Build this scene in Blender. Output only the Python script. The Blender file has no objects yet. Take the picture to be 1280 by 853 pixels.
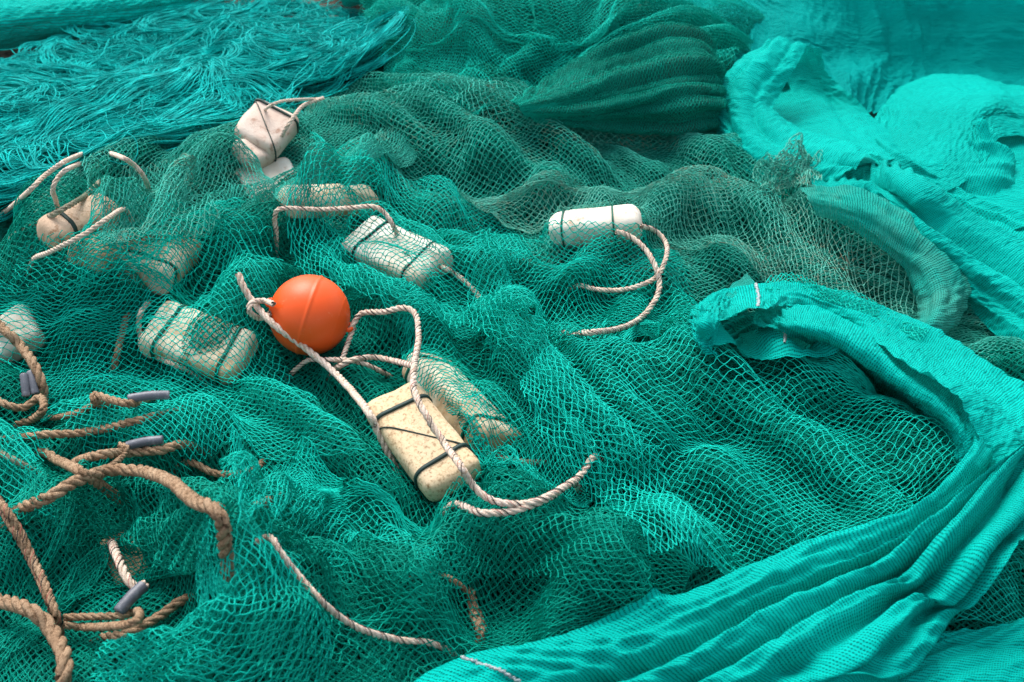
import bpy, bmesh, math
import numpy as np
from mathutils import Vector, Matrix

SC = bpy.context.scene
COL = SC.collection
rng = np.random.default_rng(11)

# ------------------------------------------------------------------ camera model
PITCH = math.radians(35.0); HC = 1.7; TANH = math.tan(math.radians(20.0))
EYE = np.array([0.0, 0.0, HC])
FWD = np.array([0.0, math.cos(PITCH), -math.sin(PITCH)])
UPV = np.array([0.0, math.sin(PITCH), math.cos(PITCH)])

def rays(px, py):
    px = np.asarray(px, float); py = np.asarray(py, float)
    a = (px - 640) / 640 * TANH; b = (426.5 - py) / 640 * TANH
    d = FWD + a[..., None] * np.array([1.0, 0, 0]) + b[..., None] * UPV
    return d

def at_z(px, py, z):
    d = rays(px, py); t = (z - HC) / d[..., 2]
    return EYE + d * t[..., None]

def at_y(px, py, y):
    d = rays(px, py); t = y / d[..., 1]
    return EYE + d * t[..., None]

# ------------------------------------------------------------------ noise
_tab = np.random.default_rng(5).random((256, 256))
def vnoise(x, y, seed=0):
    x = np.asarray(x, float) + seed * 17.31; y = np.asarray(y, float) + seed * 9.73
    xi = np.floor(x).astype(int); yi = np.floor(y).astype(int)
    fx = x - xi; fy = y - yi
    fx = fx * fx * fx * (fx * (fx * 6 - 15) + 10); fy = fy * fy * fy * (fy * (fy * 6 - 15) + 10)
    g = lambda a, b: _tab[a & 255, b & 255]
    return ((g(xi, yi) * (1 - fx) + g(xi + 1, yi) * fx) * (1 - fy) + (g(xi, yi + 1) * (1 - fx) + g(xi + 1, yi + 1) * fx) * fy) * 2 - 1
def fbm(x, y, seed=0, oct=3):
    s = 0; a = 1; f = 1
    for k in range(oct):
        s = s + a * vnoise(x * f, y * f, seed + k * 3); a *= .5; f *= 2.03
    return s / 1.75
def sstep(a, b, x):
    t = np.clip((x - a) / (b - a), 0, 1); return t * t * (3 - 2 * t)

# ------------------------------------------------------------------ heightfield of the heap
X0, X1, Y0, Y1, RES = -2.6, 2.6, 0.7, 6.2, 0.01
gx = np.arange(X0, X1 + 1e-6, RES); gy = np.arange(Y0, Y1 + 1e-6, RES)
GX, GY = np.meshgrid(gx, gy, indexing='ij')

def samp(F, x, y):
    u = np.clip((np.asarray(x) - X0) / RES, 0, len(gx) - 1.001); v = np.clip((np.asarray(y) - Y0) / RES, 0, len(gy) - 1.001)
    i = u.astype(int); j = v.astype(int); fu = u - i; fv = v - j
    return (F[i, j] * (1 - fu) + F[i + 1, j] * fu) * (1 - fv) + (F[i, j + 1] * (1 - fu) + F[i + 1, j + 1] * fu) * fv

def blur(F, n):
    for _ in range(n):
        G = F.copy()
        G[1:-1] = (F[:-2] + 2 * F[1:-1] + F[2:]) / 4
        F = G.copy()
        F[:, 1:-1] = (G[:, :-2] + 2 * G[:, 1:-1] + G[:, 2:]) / 4
    return F

def march(F, px, py, off=0.0):
    """point where the sight line through a spot meets the surface F raised by off"""
    px = np.asarray(px, float); py = np.asarray(py, float); off = np.broadcast_to(np.asarray(off, float), px.shape)
    d = rays(px, py); t = np.linspace(1.0, 6.0, 1600)
    P = EYE + d[..., None, :] * t[:, None]
    below = P[..., 2] <= samp(F, P[..., 0], P[..., 1]) + off[..., None]
    k = np.argmax(below, axis=-1); k = np.where(below.any(-1), k, 1599)
    return EYE + d * t[k][..., None]

def crom(P, n):
    """Catmull-Rom through the rows of P (axis 0), n samples"""
    P = np.asarray(P, float); m = len(P)
    if m == 2:
        t = np.linspace(0, 1, n).reshape((-1,) + (1,) * (P.ndim - 1)); return P[0] * (1 - t) + P[1] * t
    Q = np.concatenate([2 * P[:1] - P[1:2], P, 2 * P[-1:] - P[-2:-1]])
    s = np.linspace(0, m - 1, n); i = np.minimum(s.astype(int), m - 2); t = (s - i).reshape((-1,) + (1,) * (P.ndim - 1))
    a, b, c, d = Q[i], Q[i + 1], Q[i + 2], Q[i + 3]
    return .5 * (2 * b + (c - a) * t + (2 * a - 5 * b + 4 * c - d) * t * t + (3 * b - a - 3 * c + d) * t ** 3)

def resample(P, n):
    """even arclength resampling of a polyline"""
    L = np.concatenate([[0], np.cumsum(np.linalg.norm(np.diff(P, axis=0), axis=1))])
    s = np.linspace(0, L[-1], n)
    return np.stack([np.interp(s, L, P[:, k]) for k in range(P.shape[1])], 1), L[-1]

def folds(p, q, ln, an, seed):
    """long soft-crested folds running along p"""
    w = .55 * fbm(p / (ln * 3), q / (ln * 3), seed + 31, 2)
    a = 1 - np.abs(vnoise(p / (ln * an) + w, q / ln + 1.3 * w, seed)) * 2.0
    b = 1 - np.abs(vnoise(p / (ln * an * .6) + w, q / (ln * .48) + w, seed + 40)) * 2.0
    m = .5 + .5 * fbm(p / (ln * 4), q / (ln * 4), seed + 60, 2)
    return a * (.35 + m) + .22 * b * (1.2 - m)

H = 0.03 * fbm(GX / .55, GY / .55, 1, 3) + 0.006 * fbm(GX / .16, GY / .16, 8, 2)
H += 0.10 * np.exp(-((GX - .12) / .42) ** 2 - ((GY - 3.72) / .30) ** 2) * 2.6

def ridge(pts, h, w, zc=0.03, front=None, sharp=2.0, gain=1.0):
    """a fold of the heap along a line; front = a different width on the viewer's side"""
    global H
    h = h * gain if h > 0 else h
    pts = np.array(pts, float)
    W = at_z(pts[:, 0], pts[:, 1], zc + h)[:, :2]
    C = crom(W, 60)
    hs = h * np.sin(np.linspace(.25, math.pi - .25, 60)) ** .5
    best = np.zeros_like(H)
    for k in range(60):
        dx = GX - C[k, 0]; dy = GY - C[k, 1]
        ww = np.where(dy < 0, front or w, w)
        r2 = (dx / w) ** 2 + (dy / ww) ** 2
        best = np.maximum(best, abs(hs[k]) * np.exp(-np.abs(r2) ** (sharp / 2)))
    H = H + (best if h > 0 else -best)

# broad mounds
ridge([(680, 470), (900, 470), (1150, 520)], .11, .10, .03, front=.34)
ridge([(600, 445), (740, 428), (900, 436), (1060, 470), (1210, 560)], .05, .05, .08, front=.10)
ridge([(430, 150), (560, 140), (700, 160)], .12, .16, .02, front=.2)
ridge([(520, 240), (690, 232), (900, 236), (1020, 262), (1120, 320), (1165, 390)], .05, .035, .06, front=.05)
ridge([(620, 330), (740, 320), (860, 350)], .06, .2, .02)
ridge([(900, 300), (1000, 320), (1090, 370)], .04, .06, .06)
ridge([(420, 200), (560, 190), (700, 215)], .03, .04, .08)
ridge([(880, 165), (980, 200), (1010, 230)], .07, .08, .03)
ridge([(60, 270), (160, 215), (260, 190), (420, 130)], .07, .09, .02)
ridge([(0, 345), (90, 345), (200, 300), (330, 285)], .05, .05, .03)
ridge([(200, 290), (270, 300), (330, 380)], .03, .04, .05)
ridge([(380, 215), (420, 225), (460, 215), (560, 260)], .03, .05, .05)
ridge([(40, 400), (90, 375), (170, 390)], .03, .05, .03)
ridge([(20, 640), (110, 612), (230, 640), (310, 680)], .07, .05, .02)
ridge([(290, 680), (335, 750), (310, 820), (200, 860)], .08, .05, .02)
ridge([(330, 660), (450, 625), (540, 590)], .04, .045, .03)
ridge([(540, 720), (590, 672), (690, 665), (790, 730)], .06, .05, .02)
ridge([(330, 690), (430, 760), (540, 800)], .04, .04, .03)
ridge([(380, 640), (480, 700), (560, 740)], .04, .04, .03)
ridge([(0, 540), (40, 600), (60, 650)], .05, .05, .03)
ridge([(690, 760), (760, 710), (860, 690)], .05, .05, .02)
ridge([(180, 545), (320, 520), (460, 560)], .03, .05, .03)
ridge([(1230, 420), (1290, 425), (1340, 450)], .05, .06, .03)
ridge([(1200, 700), (1300, 690)], .03, .08, .03)
# creases
ridge([(570, 408), (700, 408), (860, 404)], -.05, .045, .03)
ridge([(580, 600), (700, 655), (850, 690)], -.05, .05, .03)
ridge([(300, 640), (420, 660), (520, 690)], -.03, .04, .03)
ridge([(440, 360), (520, 395), (600, 425)], -.03, .04, .03)
ridge([(960, 600), (1050, 560), (1200, 590)], -.03, .05, .05)
ridge([(760, 660), (860, 600), (960, 560)], -.025, .03, .06)
ridge([(140, 735), (185, 740), (225, 745)], -.15, .095, .0)
ridge([(285, 690), (318, 745), (322, 800), (260, 850)], .05, .04, .04)
ridge([(40, 660), (120, 622), (220, 640), (290, 680)], .05, .04, .05)
ridge([(360, 470), (430, 520), (470, 560)], -.03, .04, .03)
ridge([(640, 450), (720, 480), (790, 560), (860, 650)], .035, .06, .06)
ridge([(450, 800), (600, 770), (700, 740)], -.04, .04, .02)
ridge([(90, 540), (200, 520), (330, 545)], .04, .04, .02)
ridge([(0, 440), (60, 500), (40, 560)], -.04, .05, .02)
for q_ in ([(670, 462), (735, 540), (800, 620), (850, 690)], [(720, 455), (830, 540), (920, 620), (990, 690)], [(770, 448), (910, 520), (1030, 590), (1110, 650)], [(860, 442), (1000, 490), (1120, 545), (1210, 590)]):
    ridge(q_, .018, .032, .07)
# the folds the whole heap lies in, running down to the right in front, level at the back
for ang_, seed_, amp_, ln_, wx in ((-.55, 71, .019, .17, sstep(2.9, 2.4, GY) * sstep(-.3, .1, GX)), (-.25, 72, .017, .15, sstep(2.9, 2.4, GY) * sstep(.1, -.3, GX)), (.06, 73, .010, .17, sstep(2.4, 2.9, GY)), (.5, 74, .012, .12, sstep(2.5, 2.0, GY))):
    H += amp_ * wx * (folds(GX * math.cos(ang_) + GY * math.sin(ang_), -GX * math.sin(ang_) + GY * math.cos(ang_), ln_, 3.2, seed_) - .3)
# heap falls to the ground at the back right and back left
away = np.maximum(sstep(.55, .95, GX) * sstep(2.9, 3.4, GY + .1 * GX), sstep(3.95, 4.3, GY))
away = np.maximum(away, sstep(-.75, -1.2, GX) * sstep(3.45, 4.0, GY))
GROUND = -.10
H = H * (1 - away) + (GROUND - .06) * away

# ------------------------------------------------------------------ materials
def nt(name):
    m = bpy.data.materials.new(name); m.use_nodes = True
    t = m.node_tree; t.nodes.clear()
    return m, t, t.nodes, t.links
def ramp(N, L, fac, stops, inter='LINEAR'):
    r = N.new('ShaderNodeValToRGB'); r.color_ramp.interpolation = inter
    while len(r.color_ramp.elements) > 1: r.color_ramp.elements.remove(r.color_ramp.elements[-1])
    for k, (p, c) in enumerate(stops):
        e = r.color_ramp.elements[0] if k == 0 else r.color_ramp.elements.new(p)
        e.position = p; e.color = (*c, 1)
    L.new(fac, r.inputs[0]); return r.outputs[0]
def noise(N, L, vec, scale, detail=3, rough=.55, dist=0):
    n = N.new('ShaderNodeTexNoise'); n.inputs['Scale'].default_value = scale; n.inputs['Detail'].default_value = detail
    n.inputs['Roughness'].default_value = rough; n.inputs['Distortion'].default_value = dist
    L.new(vec, n.inputs['Vector']); return n.outputs['Fac']
def mix(N, L, fac, a, b):
    n = N.new('ShaderNodeMix'); n.data_type = 'RGBA'
    for s, v in ((0, fac), (6, a), (7, b)):
        if hasattr(v, 'is_linked'): L.new(v, n.inputs[s])
        elif isinstance(v, tuple): n.inputs[s].default_value = (*v, 1)
        else: n.inputs[s].default_value = v
    return n.outputs[2]
def math_(N, L, op, a, b=None):
    n = N.new('ShaderNodeMath'); n.operation = op
    for s, v in ((0, a), (1, b)):
        if v is None: continue
        if hasattr(v, 'is_linked'): L.new(v, n.inputs[s])
        else: n.inputs[s].default_value = v
    return n.outputs[0]

def strand_mat(name, c1, c2, dirt=None, dirt_amt=.0, trans=.25, nscale=7):
    m, t, N, L = nt(name)
    o = N.new('ShaderNodeTexCoord').outputs['Object']
    f = ramp(N, L, noise(N, L, o, nscale, 4), [(.3, (0, 0, 0)), (.7, (1, 1, 1))])
    c = mix(N, L, f, c1, c2)
    if dirt:
        d = ramp(N, L, noise(N, L, o, 5, 5, .65), [(.52 - dirt_amt * .25, (0, 0, 0)), (.72 - dirt_amt * .2, (1, 1, 1))])
        d2 = ramp(N, L, noise(N, L, o, 90, 2), [(.45, (0, 0, 0)), (.6, (1, 1, 1))])
        dd = math_(N, L, 'MULTIPLY', d, d2)
        c = mix(N, L, dd, c, dirt)
    p = N.new('ShaderNodeBsdfPrincipled'); L.new(c, p.inputs['Base Color']); p.inputs['Roughness'].default_value = .6
    p.inputs['Specular IOR Level'].default_value = .08
    tr = N.new('ShaderNodeBsdfTranslucent'); L.new(c, tr.inputs['Color'])
    ms = N.new('ShaderNodeMixShader'); ms.inputs[0].default_value = trans
    L.new(p.outputs[0], ms.inputs[1]); L.new(tr.outputs[0], ms.inputs[2])
    out = N.new('ShaderNodeOutputMaterial'); L.new(ms.outputs[0], out.inputs[0]); return m

def cloth_mat(name, c1, c2, rib=.011, trans=.3, dirt=None, weave=1.0, sheer=.5):
    m, t, N, L = nt(name)
    tc = N.new('ShaderNodeTexCoord'); uv = tc.outputs['UV']; ob = tc.outputs['Object']
    f = ramp(N, L, noise(N, L, ob, 4, 4), [(.3, (0, 0, 0)), (.7, (1, 1, 1))])
    c = mix(N, L, f, c1, c2)
    if dirt:
        d = ramp(N, L, noise(N, L, ob, 6, 5, .65), [(.45, (0, 0, 0)), (.7, (1, 1, 1))])
        c = mix(N, L, math_(N, L, 'MULTIPLY', d, .55), c, dirt)
    def wave(scale, dirn, dist, ds=2.0):
        w = N.new('ShaderNodeTexWave'); w.bands_direction = dirn; w.inputs['Scale'].default_value = scale
        w.inputs['Distortion'].default_value = dist; w.inputs['Detail'].default_value = 2; w.inputs['Detail Scale'].default_value = ds
        L.new(uv, w.inputs['Vector']); return w.outputs['Fac']
    k = 2 * math.pi / 20.0
    r1 = wave(k / rib, 'X', 3.5, 1.6)           # cross ribs of the shrunken knit
    r2 = wave(k / .0055, 'X', 2.2, 2.5)         # courses of the weave
    r3 = wave(k / .0042, 'Y', 1.0, 2.5)
    cell = math_(N, L, 'MULTIPLY', math_(N, L, 'POWER', r2, 1.2), math_(N, L, 'ADD', math_(N, L, 'MULTIPLY', r3, .6), .4))
    hole = ramp(N, L, cell, [(.36, (0, 0, 0)), (.70, (1, 1, 1))])
    patch = ramp(N, L, noise(N, L, uv, 12, 3), [(.38, (.1,) * 3), (.62, (1, 1, 1))])
    ribamt = math_(N, L, 'MULTIPLY', r1, patch)
    dark = tuple(v * .30 for v in c1)
    c = mix(N, L, math_(N, L, 'MULTIPLY', hole, .72 * weave), c, dark)
    bmp = N.new('ShaderNodeBump'); bmp.inputs['Strength'].default_value = .6; bmp.inputs['Distance'].default_value = .003
    fine = noise(N, L, uv, 60, 4, .6)
    hgt = math_(N, L, 'ADD', math_(N, L, 'ADD', math_(N, L, 'MULTIPLY', ribamt, .7), math_(N, L, 'MULTIPLY', fine, 1.2)), math_(N, L, 'MULTIPLY', hole, -.35))
    L.new(hgt, bmp.inputs['Height'])
    p = N.new('ShaderNodeBsdfPrincipled'); L.new(c, p.inputs['Base Color']); p.inputs['Roughness'].default_value = .75
    p.inputs['Specular IOR Level'].default_value = .04; L.new(bmp.outputs[0], p.inputs['Normal'])
    tr = N.new('ShaderNodeBsdfTranslucent'); L.new(c, tr.inputs['Color']); L.new(bmp.outputs[0], tr.inputs['Normal'])
    ms = N.new('ShaderNodeMixShader'); ms.inputs[0].default_value = trans
    L.new(p.outputs[0], ms.inputs[1]); L.new(tr.outputs[0], ms.inputs[2])
    tp = N.new('ShaderNodeBsdfTransparent'); mt = N.new('ShaderNodeMixShader')
    L.new(math_(N, L, 'MULTIPLY', hole, sheer), mt.inputs[0]); L.new(ms.outputs[0], mt.inputs[1]); L.new(tp.outputs[0], mt.inputs[2])
    out = N.new('ShaderNodeOutputMaterial'); L.new(mt.outputs[0], out.inputs[0]); return m

def solid_mat(name, base, spots=None, spot_scale=60, lo=.5, hi=.62, rough=.6, patch=None, patch_scale=9, bump=.3, bscale=120, spec=.3, coat=0):
    m, t, N, L = nt(name)
    o = N.new('ShaderNodeTexCoord').outputs['Object']; c = base
    if patch:
        c = mix(N, L, ramp(N, L, noise(N, L, o, patch_scale, 5, .6), [(.4, (0, 0, 0)), (.65, (1, 1, 1))]), base, patch)
    if spots:
        s = ramp(N, L, noise(N, L, o, spot_scale, 4, .7), [(lo, (0, 0, 0)), (hi, (1, 1, 1))])
        c = mix(N, L, s, c, spots)
    p = N.new('ShaderNodeBsdfPrincipled'); p.inputs['Roughness'].default_value = rough; p.inputs['Specular IOR Level'].default_value = spec
    p.inputs['Coat Weight'].default_value = coat
    if isinstance(c, tuple): p.inputs['Base Color'].default_value = (*c, 1)
    else: L.new(c, p.inputs['Base Color'])
    if bump:
        b = N.new('ShaderNodeBump'); b.inputs['Strength'].default_value = bump; b.inputs['Distance'].default_value = .003
        L.new(noise(N, L, o, bscale, 4, .6), b.inputs['Height']); L.new(b.outputs[0], p.inputs['Normal'])
    out = N.new('ShaderNodeOutputMaterial'); L.new(p.outputs[0], out.inputs[0]); return m

M = dict(
    teal=strand_mat('teal_twine', (.0, .43, .345), (.004, .63, .515)),
    bright=strand_mat('bright_teal_twine', (.0, .50, .41), (.008, .69, .57)),
    deep=strand_mat('deep_green_and_shade_twine', (.0, .26, .19), (.0, .42, .32)),  # own green of back hump; elsewhere shade painted into front and lower nets
    dark=strand_mat('shade_tinted_green_twine', (.0, .16, .12), (.0, .28, .21)),  # lowest layers darkened so the shade between meshes lies in the colour
    olive=strand_mat('weathered_green_twine', (.02, .42, .335), (.08, .56, .46), (.22, .22, .15), .12),
    grey=strand_mat('grey_green_twine', (.05, .42, .335), (.17, .60, .49), (.24, .20, .14), .18),
    tangle=strand_mat('loose_teal_twine_light_and_shade', (.0, .30, .29), (.004, .72, .69), nscale=22),  # light and dark tones stand in for strand highlights and shaded gaps
    under=solid_mat('piled_net_shade_tint', (.0, .028, .021), (.0, .09, .068), 70, .42, .6, .9, bump=1.0, bscale=60, spec=.05),  # near black colour carries the shade of the gaps between meshes
    cloth=cloth_mat('turquoise_mesh_cloth', (.0, .375, .325), (.0, .475, .415), trans=.14, sheer=.32),
    clothback=cloth_mat('turquoise_mesh_cloth_shaded_weave', (.0, .36, .34), (.0, .47, .44), rib=.014, trans=.42, sheer=0.0),
    clothgrey=cloth_mat('weathered_mesh_cloth', (.0, .34, .285), (.03, .43, .36), dirt=(.10, .28, .22)),
    darkmesh=cloth_mat('dark_green_mesh_cloth', (.0, .13, .10), (.015, .22, .17), rib=.012, trans=.12, dirt=(.05, .13, .10), weave=1.2, sheer=.3),
    white=solid_mat('white_foam', (.78, .75, .69), (.42, .28, .18), 40, .57, .70, .7, patch=(.60, .50, .38), bump=.35, bscale=150),
    pinkish=solid_mat('pinkish_white_foam', (.64, .54, .47), (.38, .23, .17), 34, .55, .68, .7, patch=(.56, .40, .32), bump=.35, bscale=150),
    tan=solid_mat('weathered_tan_foam', (.64, .475, .29), (.25, .145, .065), 130, .50, .70, .75, patch=(.70, .55, .37), bump=.45, bscale=170),
    peach=solid_mat('weathered_peach_foam', (.60, .43, .30), (.30, .17, .09), 55, .53, .68, .75, patch=(.68, .53, .40), bump=.45, bscale=170),
    cream=solid_mat('stained_cream_foam', (.74, .68, .55), (.44, .28, .14), 26, .50, .66, .75, patch=(.54, .39, .22), bump=.4, bscale=150),
    orange=solid_mat('orange_plastic', (.80, .085, .007), (.80, .20, .08), 38, .62, .78, .42, patch=(.78, .095, .009), patch_scale=4, bump=.12, bscale=60, spec=.4),
    strapd=solid_mat('dark_green_strap', (.01, .035, .03), rough=.5, bump=0),
    strapg=solid_mat('green_strap', (.0, .10, .065), rough=.5, bump=0),
    ropew=solid_mat('off_white_rope', (.66, .55, .45), (.48, .34, .24), 160, .5, .65, .85, patch=(.70, .60, .53), patch_scale=20, bump=.8, bscale=420, spec=.1),
    ropeg=solid_mat('greyish_rope', (.36, .33, .25), (.20, .16, .10), 120, .5, .65, .85, patch=(.22, .28, .20), patch_scale=20, bump=.8, bscale=420, spec=.1),
    ropeb=solid_mat('brown_rope', (.33, .215, .135), (.13, .08, .045), 150, .48, .64, .9, patch=(.42, .30, .20), patch_scale=18, bump=.9, bscale=420, spec=.08),
    thread=solid_mat('black_tracer_thread', (.012, .015, .02), rough=.7, bump=0),
    redthread=solid_mat('red_tracer_thread', (.30, .05, .05), rough=.7, bump=0),
    lead=solid_mat('lead_grey', (.10, .11, .14), (.20, .215, .25), 50, .5, .65, .45, bump=.3, bscale=90, spec=.5),
    seam=solid_mat('grey_stitching', (.22, .30, .33), (.45, .47, .46), 130, .45, .6, .8, bump=.6, bscale=300),
    ground=solid_mat('gritty_ground', (.075, .06, .047), (.03, .024, .02), 40, .45, .6, .95, patch=(.12, .10, .08), bump=1.0, bscale=60, spec=.1),
    concrete=solid_mat('pale_concrete', (.42, .39, .36), (.30, .27, .24), 30, .5, .65, .9, bump=.5, bscale=90, spec=.1),
)

# ------------------------------------------------------------------ object helpers
def tag(o, label, cat, group=None, kind=None):
    o['label'] = label
    if cat: o['category'] = cat
    if group: o['group'] = group
    if kind: o['kind'] = kind
    return o

def np_mesh(name, V, Q, mats, parent=None, uv=None, mi=None, smooth=True):
    me = bpy.data.meshes.new(name)
    V = np.ascontiguousarray(V, np.float32).reshape(-1, 3); Q = np.ascontiguousarray(Q, np.int32); k = Q.shape[1]
    me.vertices.add(len(V)); me.vertices.foreach_set('co', V.ravel())
    me.loops.add(Q.size); me.loops.foreach_set('vertex_index', Q.ravel())
    me.polygons.add(len(Q)); me.polygons.foreach_set('loop_start', np.arange(len(Q), dtype=np.int32) * k)
    if smooth: me.polygons.foreach_set('use_smooth', np.ones(len(Q), bool))
    for m in (mats if isinstance(mats, (list, tuple)) else [mats]): me.materials.append(m)
    if mi is not None: me.polygons.foreach_set('material_index', np.ascontiguousarray(mi, np.int32))
    if uv is not None:
        l = me.uv_layers.new(name='UVMap'); l.data.foreach_set('uv', np.ascontiguousarray(uv[Q.ravel()], np.float32).ravel())
    me.update(calc_edges=True)
    o = bpy.data.objects.new(name, me); COL.objects.link(o)
    if parent: o.parent = parent
    return o

def recentre(o):
    """put the origin of a one-mesh thing at its own base"""
    me = o.data; n = len(me.vertices); a = np.empty(n * 3, np.float32); me.vertices.foreach_get('co', a); a = a.reshape(-1, 3)
    c = np.array([a[:, 0].mean(), a[:, 1].mean(), a[:, 2].min()], np.float32)
    me.vertices.foreach_set('co', (a - c).ravel()); o.location = c.tolist(); me.update()
    return o

def tubes(P, R, sides=3, seed=0):
    """P (N,K,3) lines, R (N,K) radii -> vertices, quads"""
    N, K, _ = P.shape
    T = np.empty_like(P); T[:, 1:-1] = P[:, 2:] - P[:, :-2]; T[:, 0] = P[:, 1] - P[:, 0]; T[:, -1] = P[:, -1] - P[:, -2]
    T /= np.linalg.norm(T, axis=2, keepdims=True) + 1e-9
    ref = np.array([.13, .21, .97]); ref = ref / np.linalg.norm(ref)
    S = np.cross(T, ref); S /= np.linalg.norm(S, axis=2, keepdims=True) + 1e-9
    U = np.cross(S, T)
    a = np.arange(sides) * 2 * math.pi / sides + .5
    V = P[:, :, None] + R[:, :, None, None] * (S[:, :, None] * np.cos(a)[:, None] + U[:, :, None] * np.sin(a)[:, None])
    i = (np.arange(N)[:, None, None] * K + np.arange(K - 1)[None, :, None]) * sides
    j = np.arange(sides)[None, None, :]; jn = (j + 1) % sides
    Q = np.stack([i + j, i + jn, i + sides + jn, i + sides + j], -1).reshape(-1, 4)
    return V.reshape(-1, 3), Q

# ------------------------------------------------------------------ slack sheet relaxation (position based)
def relax(X, ru, rv, iters, F=None, thick=.006, katt=.02, g=2.5e-4, shear=.15, bend=.35, bs=4, damp=.86, zatt=0.0):
    X = X.copy(); A0 = X.copy(); V = np.zeros_like(X)
    du = np.sqrt(ru[:, :-1] ** 2 + rv[:-1, :] ** 2) if shear else None
    def proj(A, B, rest, k, push=False):
        d = B - A; l = np.sqrt((d * d).sum(-1)) + 1e-9
        c = (l - rest) / l * .5 * k
        if push: c = np.minimum(c, 0)
        d *= c[..., None]; A += d; B -= d
    n, m = X.shape[:2]
    cu = np.concatenate([np.zeros((1, m)), np.cumsum(ru, 0)]); cv = np.concatenate([np.zeros((n, 1)), np.cumsum(rv, 1)], 1)
    for it in range(iters):
        V[..., 2] -= g
        prev = X.copy(); X += V
        for o in (0, 1):
            e = (n - o) // 2 * 2 + o
            proj(X[o:e:2], X[o + 1:e:2], ru[o:e - 1:2], 1.0)
            e = (m - o) // 2 * 2 + o
            proj(X[:, o:e:2], X[:, o + 1:e:2], rv[:, o:e - 1:2], 1.0)
        if shear:
            for o in (0, 1):
                e = (n - o) // 2 * 2 + o
                A = X[o:e:2]; B = X[o + 1:e:2]; r = du[o:e - 1:2]
                for q in (0, 1):
                    f = (m - q) // 2 * 2 + q
                    proj(A[:, q:f:2], B[:, q + 1:f:2], r[:, q:f - 1:2], shear)
                    proj(B[:, q:f:2], A[:, q + 1:f:2], r[:, q:f - 1:2], shear)
        if bend:
            s = bs
            for o in range(s):
                idx = np.arange(o, n - s, 2 * s)
                for base in (idx, idx + s):
                    base = base[base + s < n]
                    if len(base) == 0: continue
                    a = X[base]; b = X[base + s]; proj(a, b, cu[base + s] - cu[base], bend, True); X[base] = a; X[base + s] = b
                idx = np.arange(o, m - s, 2 * s)
                for base in (idx, idx + s):
                    base = base[base + s < m]
                    if len(base) == 0: continue
                    a = X[:, base]; b = X[:, base + s]; proj(a, b, cv[:, base + s] - cv[:, base], bend, True); X[:, base] = a; X[:, base + s] = b
        X[..., :2] += katt * (A0 - X)[..., :2]
        if zatt: X[..., 2] += zatt * (A0 - X)[..., 2]
        if F is not None:
            h = samp(F, X[..., 0], X[..., 1]) + thick
            hit = X[..., 2] < h
            X[..., 2] = np.where(hit, h, X[..., 2])
        V = (X - prev) * damp
        if F is not None: V[..., :2] *= np.where(hit, .5, 1)[..., None]
        sp = np.sqrt((V * V).sum(-1, keepdims=True)); V *= np.minimum(1, .01 / (sp + 1e-9))
    return X

def grid_from(ctrl, F, n, m):
    """control rows -> n x m grid of points. entry: (px,py,off) on F | ('z',px,py,z) | ('y',px,py,y) | ('w',x,y,z)"""
    R = []
    for row in ctrl:
        r = []
        for e in row:
            if e[0] == 'z': r.append(at_z(e[1], e[2], e[3]))
            elif e[0] == 'y': r.append(at_y(e[1], e[2], e[3]))
            elif e[0] == 'w': r.append(np.array(e[1:], float))
            else: r.append(march(F, e[0], e[1], e[2] if len(e) > 2 else 0.0))
        R.append(r)
    R = np.array(R)
    A = crom(R, n)
    return np.swapaxes(crom(np.swapaxes(A, 0, 1), m), 0, 1)

def sizes(ctrl, F, d):
    G = grid_from(ctrl, F, 24, 24)
    lu = np.linalg.norm(np.diff(G, axis=0), axis=2).sum(0).mean(); lv = np.linalg.norm(np.diff(G, axis=1), axis=2).sum(1).mean()
    return max(8, int(lu / d)), max(8, int(lv / d))

def up2(X):
    """cubic doubling of the sheet along both directions"""
    def half(X):
        E = np.concatenate([2 * X[:1] - X[1:2], X, 2 * X[-1:] - X[-2:-1]])
        mid = (-E[:-3] + 9 * E[1:-2] + 9 * E[2:-1] - E[3:]) / 16
        out = np.empty((2 * len(X) - 1,) + X.shape[1:]); out[0::2] = X; out[1::2] = mid
        return out
    return np.swapaxes(half(np.swapaxes(half(X), 0, 1)), 0, 1)

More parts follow.
